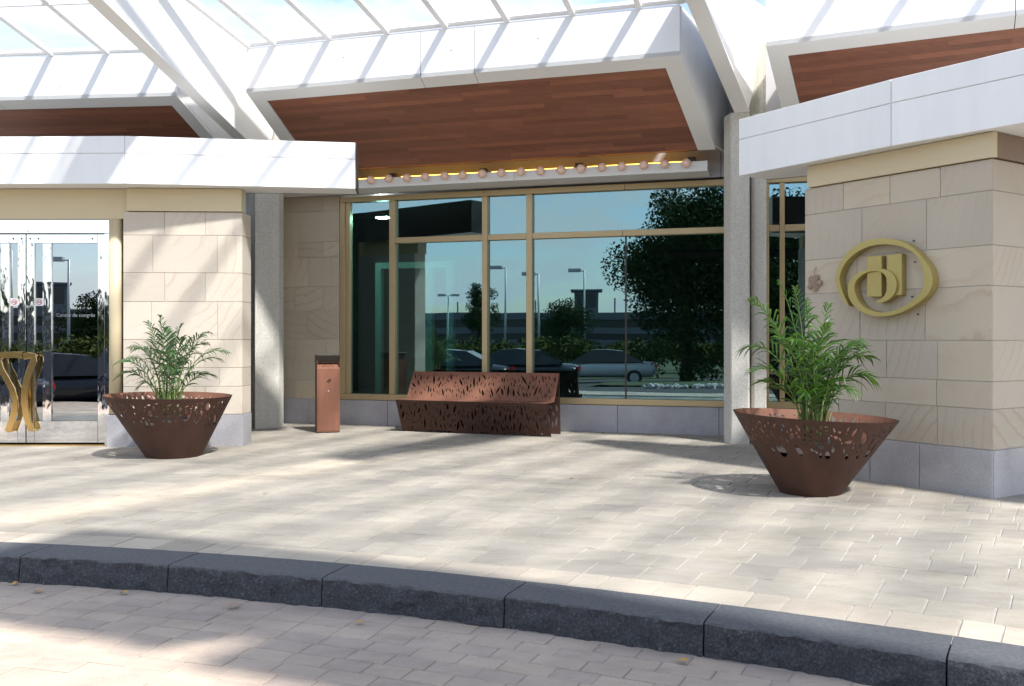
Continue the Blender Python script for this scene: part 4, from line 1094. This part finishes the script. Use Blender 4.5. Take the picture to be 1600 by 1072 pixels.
for u0, u1 in ((0.0, .008), (BW - .008, BW)): biprism('cheek', [(0.0, .884), (-.115, .960), (-.06, .966), (-.005, 1.0)], u0, u1, M['corten'])
block(bip, .02, BW - .02, .03, .585, -.002, .004).obj('door_panel', M['corten'], bin_)
for uu, oo in ((.09, -.05), (.155, -.05), (.22, -.05), (.12, -.075), (.19, -.075)):
    zt = .88 + (.955 - .88) * (-oo / .12); mb = MB(); mb.tube([bip(uu, oo, zt - .004), bip(uu, oo, zt + .003)], .011, 10); mb.obj('stub_hole_disc', M['black'], bin_)  # matt black discs stand in for the shade inside open holes
mb = MB(); mb.tube([bip(.155, .0, .575), bip(.155, .008, .575)], .010, 10); mb.obj('lock', M['galv'], bin_)
mb = MB()
for da in (-.010, .010): mb.hexa([bip(.135 + da, .001, .690 - da * .5), bip(.150 + da, .001, .690 - da * .5), bip(.190 + da, .001, .735 - da * .5), bip(.175 + da, .001, .735 - da * .5)], [bip(.135 + da, .003, .690 - da * .5), bip(.150 + da, .003, .690 - da * .5), bip(.190 + da, .003, .735 - da * .5), bip(.175 + da, .003, .735 - da * .5)])
mb.obj('cigarette_mark', M['black'], bin_)

# ------------------------------------------------------------------ fallen leaves
def fleaf(x, y, z, s, a, label, mat='yellow_leaf'):
    mb = MB(); n = 7
    for i in range(n):
        t = i / (n - 1); w = math.sin(math.pi * min(1, t * 1.05)) ** .8 * .34; c = .10 * math.sin(math.pi * t) + .12 * t
        for sg in (-1, 0, 1):
            px, py = (t - .5), sg * w; pz = c + (.16 * abs(sg) * w * 2) + .012 / s * .3
            mb.v.append((x + s * (px * math.cos(a) - py * math.sin(a)), y + s * (px * math.sin(a) + py * math.cos(a)), z + .002 + s * pz))
    for i in range(n - 1):
        for k in (0, 1): q = 3 * i + k; mb.f.append((q, q + 1, q + 4, q + 3)); mb.mi.append(0)
    st = Vector(mb.v[1]); mb.tube([st, st + Vector((-math.cos(a), -math.sin(a), .05)) * s * .35], .0012, 4)
    o = mb.obj('fallen_leaf', M[mat]); o['label'] = label; o['category'] = 'leaf'; o['group'] = 'fallen leaves on the ground'
    o.modifiers.new('thick', 'SOLIDIFY').thickness = .0008
for x, y, z, s, a, lb in [(-2.69, 5.27, ROAD, .055, .2, 'small orange leaf on the driveway at the far left edge'), (-2.91, 5.44, ROAD, .05, 1.0, 'yellowed leaf close to the kerb at the far left'), (-2.19, 5.24, ROAD, .055, -.2, 'yellow leaf on the driveway left of the sun patch'),
                       (-1.49, 4.98, ROAD, .075, .5, 'curled brown leaf on the driveway above the tip of the sun patch'), (-.77, 4.70, ROAD, .045, .3, 'bright yellow leaf on the driveway below the middle of the kerb'), (.76, 4.13, ROAD, .06, -.4, 'tan leaf on the driveway by the right part of the kerb'),
                       (-1.01, 11.42, 0, .06, .6, 'yellow leaf lying on the paving in front of the bench'), (.555, 8.57, 0, .05, .1, 'small yellow leaf alone in the middle of the paving'), (-2.05, 7.72, 0, .04, .8, 'tiny dark leaf on the left part of the paving')]:
    fleaf(x, y, z, s, a, lb, 'dry' if 'brown' in lb or 'dark' in lb else 'yellow_leaf')

# ------------------------------------------------------------------ what stands across the drive (seen mirrored in the glazing)
def cloud_mesh(name, mat, blobs, n, size, parent, seed, flat=.6):
    g = np.random.default_rng(seed); V = []; F = []
    wts = np.array([b[3] ** 3 for b in blobs]); wts /= wts.sum(); idx = g.choice(len(blobs), n, p=wts)
    B = np.array([b[:4] for b in blobs])[idx]
    dirs = g.normal(size=(n, 3)); dirs /= np.linalg.norm(dirs, axis=1)[:, None]
    rad_ = g.random(n) ** .45
    c = B[:, :3] + dirs * rad_[:, None] * B[:, 3:4] * np.array([1, 1, flat])
    a = g.normal(size=(n, 3)); a /= np.linalg.norm(a, axis=1)[:, None]
    b = np.cross(a, g.normal(size=(n, 3))); b /= np.linalg.norm(b, axis=1)[:, None]
    s = (size * g.uniform(.6, 1.4, n))[:, None]
    V = np.stack([c - a * s, c - b * s * .5, c + a * s, c + b * s * .5], 1).reshape(-1, 3)
    F = np.arange(4 * n).reshape(n, 4)
    me = bpy.data.meshes.new(name); me.from_pydata(V.tolist(), [], F.tolist()); me.materials.append(mat)
    return link(name, me, parent)
def tree(label, x, y, z, h, r, seed, n=9000):
    q = random.Random(seed); t = thing('broadleaf_tree', label, 'tree', (x, y, z), 'trees across the driveway')
    mb = MB(); mb.tube([(x, y, z), (x + .1, y, z + h * .3), (x, y + .1, z + h * .7)], [.16 * r / 2 + .06, .12, .05], 8); mb.obj('trunk', M['bark'], t, True)
    bl = [(x + q.gauss(0, r * .38), y + q.gauss(0, r * .38), z + h * q.uniform(.22, .88), r * q.uniform(.3, .55)) for _ in range(26)] + [(x + q.gauss(0, r * .45), y + q.gauss(0, r * .45), z + h * q.uniform(.05, .22), r * q.uniform(.2, .35)) for _ in range(9)] + [(x, y, z + h * .5, r * .9), (x, y, z + h * .85, r * .45)]
    cloud_mesh('crown', M['foliage'], bl, n, .08, t, seed, 1.0)
G_ = hgt(-40, -20)
tree('big dark tree mirrored in the right part of the window', -7.6, -11.4, G_, 8.3, 2.9, 1, 42000)
tree('second dark tree right of the big one in the mirrored view', -4.4, -12.6, G_, 8.0, 2.4, 2, 26000)
tree('slim tree mirrored beside the third window mullion', -28.6, -26.4, G_, 6.0, 1.0, 3, 6000)
tree('round tree behind the hedge at the far side of the drive', -21.0, -24.5, G_, 4.2, 1.6, 4, 8000)
hd = thing('hedge', 'long green hedge across the drive seen in reflections', 'hedge', (-20, -18, G_))
bl = []
for i in range(60):
    t = i / 59; x, y = -34 + 30 * t, -8 - 19 * t; bl.append((x + R.gauss(0, .5), y + R.gauss(0, .5), G_ + .95 + R.uniform(-.1, .45), R.uniform(.8, 1.15)))
cloud_mesh('hedge_leaves', M['hedge'], bl, 16000, .12, hd, 9)
bl = [(-30 + i * 1.2, -24 - R.uniform(0, 3), G_ + .9, R.uniform(.9, 1.3)) for i in range(40)]
cloud_mesh('hedge_leaves', M['hedge'], bl, 9000, .14, hd, 10)
mb = MB(); mb.ext([(-60, -6), (-20, -4), (-4, -24), (-30, -60), (-80, -50)], G_ - .05, G_ + .03); mb.obj('lawn', M['grass'], None, kind='structure')
mb = MB()
for i in range(17):
    for j in range(13):
        t = j / 12; xl, xr = -6.4 - 4.6 * t, -1.0 + 2.0 * t; x = xl + (xr - xl) * i / 16; y = -.9 - 13 * t - .9 * (i / 16) * (1 - t); mb.v.append((x, y, hgt(x, y) + .03 + R.uniform(0, .03)))
for i in range(16):
    for j in range(12): q = i * 13 + j; mb.f.append((q, q + 1, q + 14, q + 13)); mb.mi.append(0)
mb.obj('planting_bed', M['grass'], None, kind='structure')
def lamp_post(label, x, y, h, head, twin=False):
    t = thing('lamp_post', label, 'street lamp', (x, y, G_), 'lamp posts across the driveway')
    mb = MB(); mb.tube([(x, y, G_), (x, y, h)], [.085, .055], 10); mb.obj('pole', M['galv'], t, True)
    for s in ((-1, 1) if twin else (1,)):
        mb = MB(); mb.bar((x, y, h - .05), (x + head[0] * s * .5, y + head[1] * s * .5, h - .03), .06, .06); mb.obj('arm', M['galv'], t)
        mb = MB(); c = Vector((x + head[0] * s * .62, y + head[1] * s * .62, h)); hd_ = Vector((head[0], head[1], 0)) * .38; mb.bar(c - hd_, c + hd_, .42, .2); mb.obj('lamp_head', M['galv'], t)
pd = arr(.83, -.56)
lamp_post('single head lamp post mirrored beside the third mullion', -25.99, -25.76, 5.85, -pd)
lamp_post('single head lamp post mirrored in the wide middle pane', -20.73, -26.8, 5.54, -pd)
lamp_post('twin head lamp post far off mirrored behind the bench', -44.15, -43.76, 5.2, pd, True)
lamp_post('lamp post mirrored in the right glass door', -21.51, -22.6, 5.12, arr(-1, .2))
cp = thing('car_park_building', 'long low car park structure on the skyline, seen mirrored', 'building', (-70, -100, G_))
p0, p1 = arr(-150, -62), arr(20, -152); dd = (p1 - p0) / np.linalg.norm(p1 - p0); nn = arr(-dd[1], dd[0])
def cpp(u, o, z): p = p0 + dd * u + nn * o; return (p[0], p[1], z)
for k, (z0, z1, m) in enumerate([(G_, 1.0, 'carpark'), (1.0, 2.0, 'far_glass'), (2.0, 3.0, 'carpark'), (3.0, 4.3, 'far_glass'), (4.3, 5.4, 'carpark')]):
    block(cpp, 0, 190, z0, z1, -12, 0 if m == 'carpark' else -.6).obj('deck' if m == 'carpark' else 'opening', M[m], cp)
u0 = float(np.dot(arr(-65, -107.7) - p0, dd))
block(cpp, u0 - 1.6, u0 + 2.4, 5.4, 8.9, -6, -1).obj('stair_tower', M['carpark'], cp); block(cpp, u0 - 2.2, u0 + 3.0, 8.9, 9.2, -6.5, -.5).obj('tower_roof', M['carpark'], cp)
block(cpp, u0 - 1.2, u0 + 2.0, 6.2, 8.4, -1, -.95).obj('tower_window', M['far_glass'], cp)
for k in range(9):
    uu = u0 - 60 + k * 13; mb = MB(); mb.tube([cpp(uu, -3, 5.4), cpp(uu, -3, 7.2 + (k % 3) * .3)], .12, 6); mb.obj('deck_lamp', M['carpark'], cp)
rk = thing('rock_border', 'low border of pale rocks under the big tree, seen mirrored', 'rocks', (-3.3, -1.3, ROAD))
for k in range(26):
    x, y = -4.3 + 2.3 * k / 25 + R.gauss(0, .08), -.5 - 1.5 * k / 25 + R.gauss(0, .1); mb = MB(); mb.sphere((x, y, hgt(x, y) + .03), R.uniform(.07, .13), 7, 5)
    mb.v = [(a + R.uniform(-.02, .02), b + R.uniform(-.02, .02), c) for a, b, c in mb.v]; mb.obj('rock', M['rock'], rk)

def car(label, x, y, rz, paint, z):
    t = thing('parked_car', label, 'car', (x, y, z), 'cars parked along the drive')
    c, s = math.cos(rz), math.sin(rz)
    def tr(a, b, h): return (x + a * c - b * s, y + a * s + b * c, z + h)
    st = [(-2.30, .55, .80, .70), (-2.15, .32, .92, .82), (-1.6, .28, .98, .88), (-.8, .28, .93, .90), (.6, .28, .92, .90), (1.3, .28, .86, .89), (2.0, .30, .72, .84), (2.28, .42, .60, .66)]
    mb = MB(); ns = 12
    for (a, zb, zt, hw) in st:
        for k in range(ns):
            th = 2 * math.pi * k / ns + math.pi / ns; cx_, cz_ = math.cos(th), math.sin(th)
            mb.v.append(tr(a, hw * math.copysign(abs(cx_) ** .55, cx_), (zb + zt) / 2 + (zt - zb) / 2 * math.copysign(abs(cz_) ** .55, cz_)))
    for i in range(len(st) - 1):
        for k in range(ns): k2 = (k + 1) % ns; mb.f.append((i * ns + k, i * ns + k2, (i + 1) * ns + k2, (i + 1) * ns + k)); mb.mi.append(0)
    mb.f += [tuple(range(ns - 1, -1, -1)), tuple((len(st) - 1) * ns + k for k in range(ns))]; mb.mi += [0, 0]
    mb.obj('body', M[paint], t, True)
    cab = [(-1.75, .94, .97, .80), (-.95, .92, 1.38, .66), (-.2, .92, 1.44, .64), (.35, .91, 1.40, .64), (1.15, .84, .93, .78)]
    mb = MB()
    for a, zb, zt, hw in cab: mb.v += [tr(a, -.80, zb), tr(a, -hw, zt), tr(a, hw, zt), tr(a, .80, zb)]
    for i in range(4):
        for k in range(3):
            q = 4 * i + k; mb.f.append((q, q + 1, q + 5, q + 4)); mb.mi.append(1 if (k == 1 and i in (1, 2)) else 0)
    mb.obj('cabin', [M['car_glass'], M[paint]], t, False)
    for a in (-1.4, 1.35):
        for b in (-.80, .80):
            mb = MB(); mb.tube([tr(a, b - .1, .31), tr(a, b + .1, .31)], .31, 18); w = mb.obj('wheel', M['tyre'], t)
            mb = MB(); mb.tube([tr(a, b - .105, .31), tr(a, b + .105, .31)], .19, 14); mb.obj('rim', M['galv'], t)
    for b in (-.62, .62):
        mb = MB(); q = [tr(-2.29, b - .15, .72), tr(-2.29, b + .15, .72), tr(-2.24, b + .16, .86), tr(-2.24, b - .16, .86)]; mb.prism(q, Vector(tr(-.04, 0, 0)) - Vector(tr(0, 0, 0))); mb.obj('tail_lamp', M['tail'], t)
        mb = MB(); q = [tr(2.20, b - .15, .56), tr(2.20, b + .15, .56), tr(2.10, b + .16, .68), tr(2.10, b - .16, .68)]; mb.prism(q, Vector(tr(.06, 0, 0)) - Vector(tr(0, 0, 0))); mb.obj('head_lamp', M['sticker'], t)
hcar = math.atan2(.45, -.9)
car('dark blue sedan parked nearest the doors on the far side of the drive', -12.1, 3.1, hcar, 'car_dark', -.50)
car('middle dark blue sedan of the parked row across the drive', -11.0, .6, hcar, 'car_dark', -.50)
car('rightmost dark blue sedan of the parked row, close to the silver car', -9.9, -1.9, hcar, 'car_dark', -.50)
car('silver car parked beyond the dark sedans across the drive', -10.6, -9.6, hcar, 'car_silver', -.60)
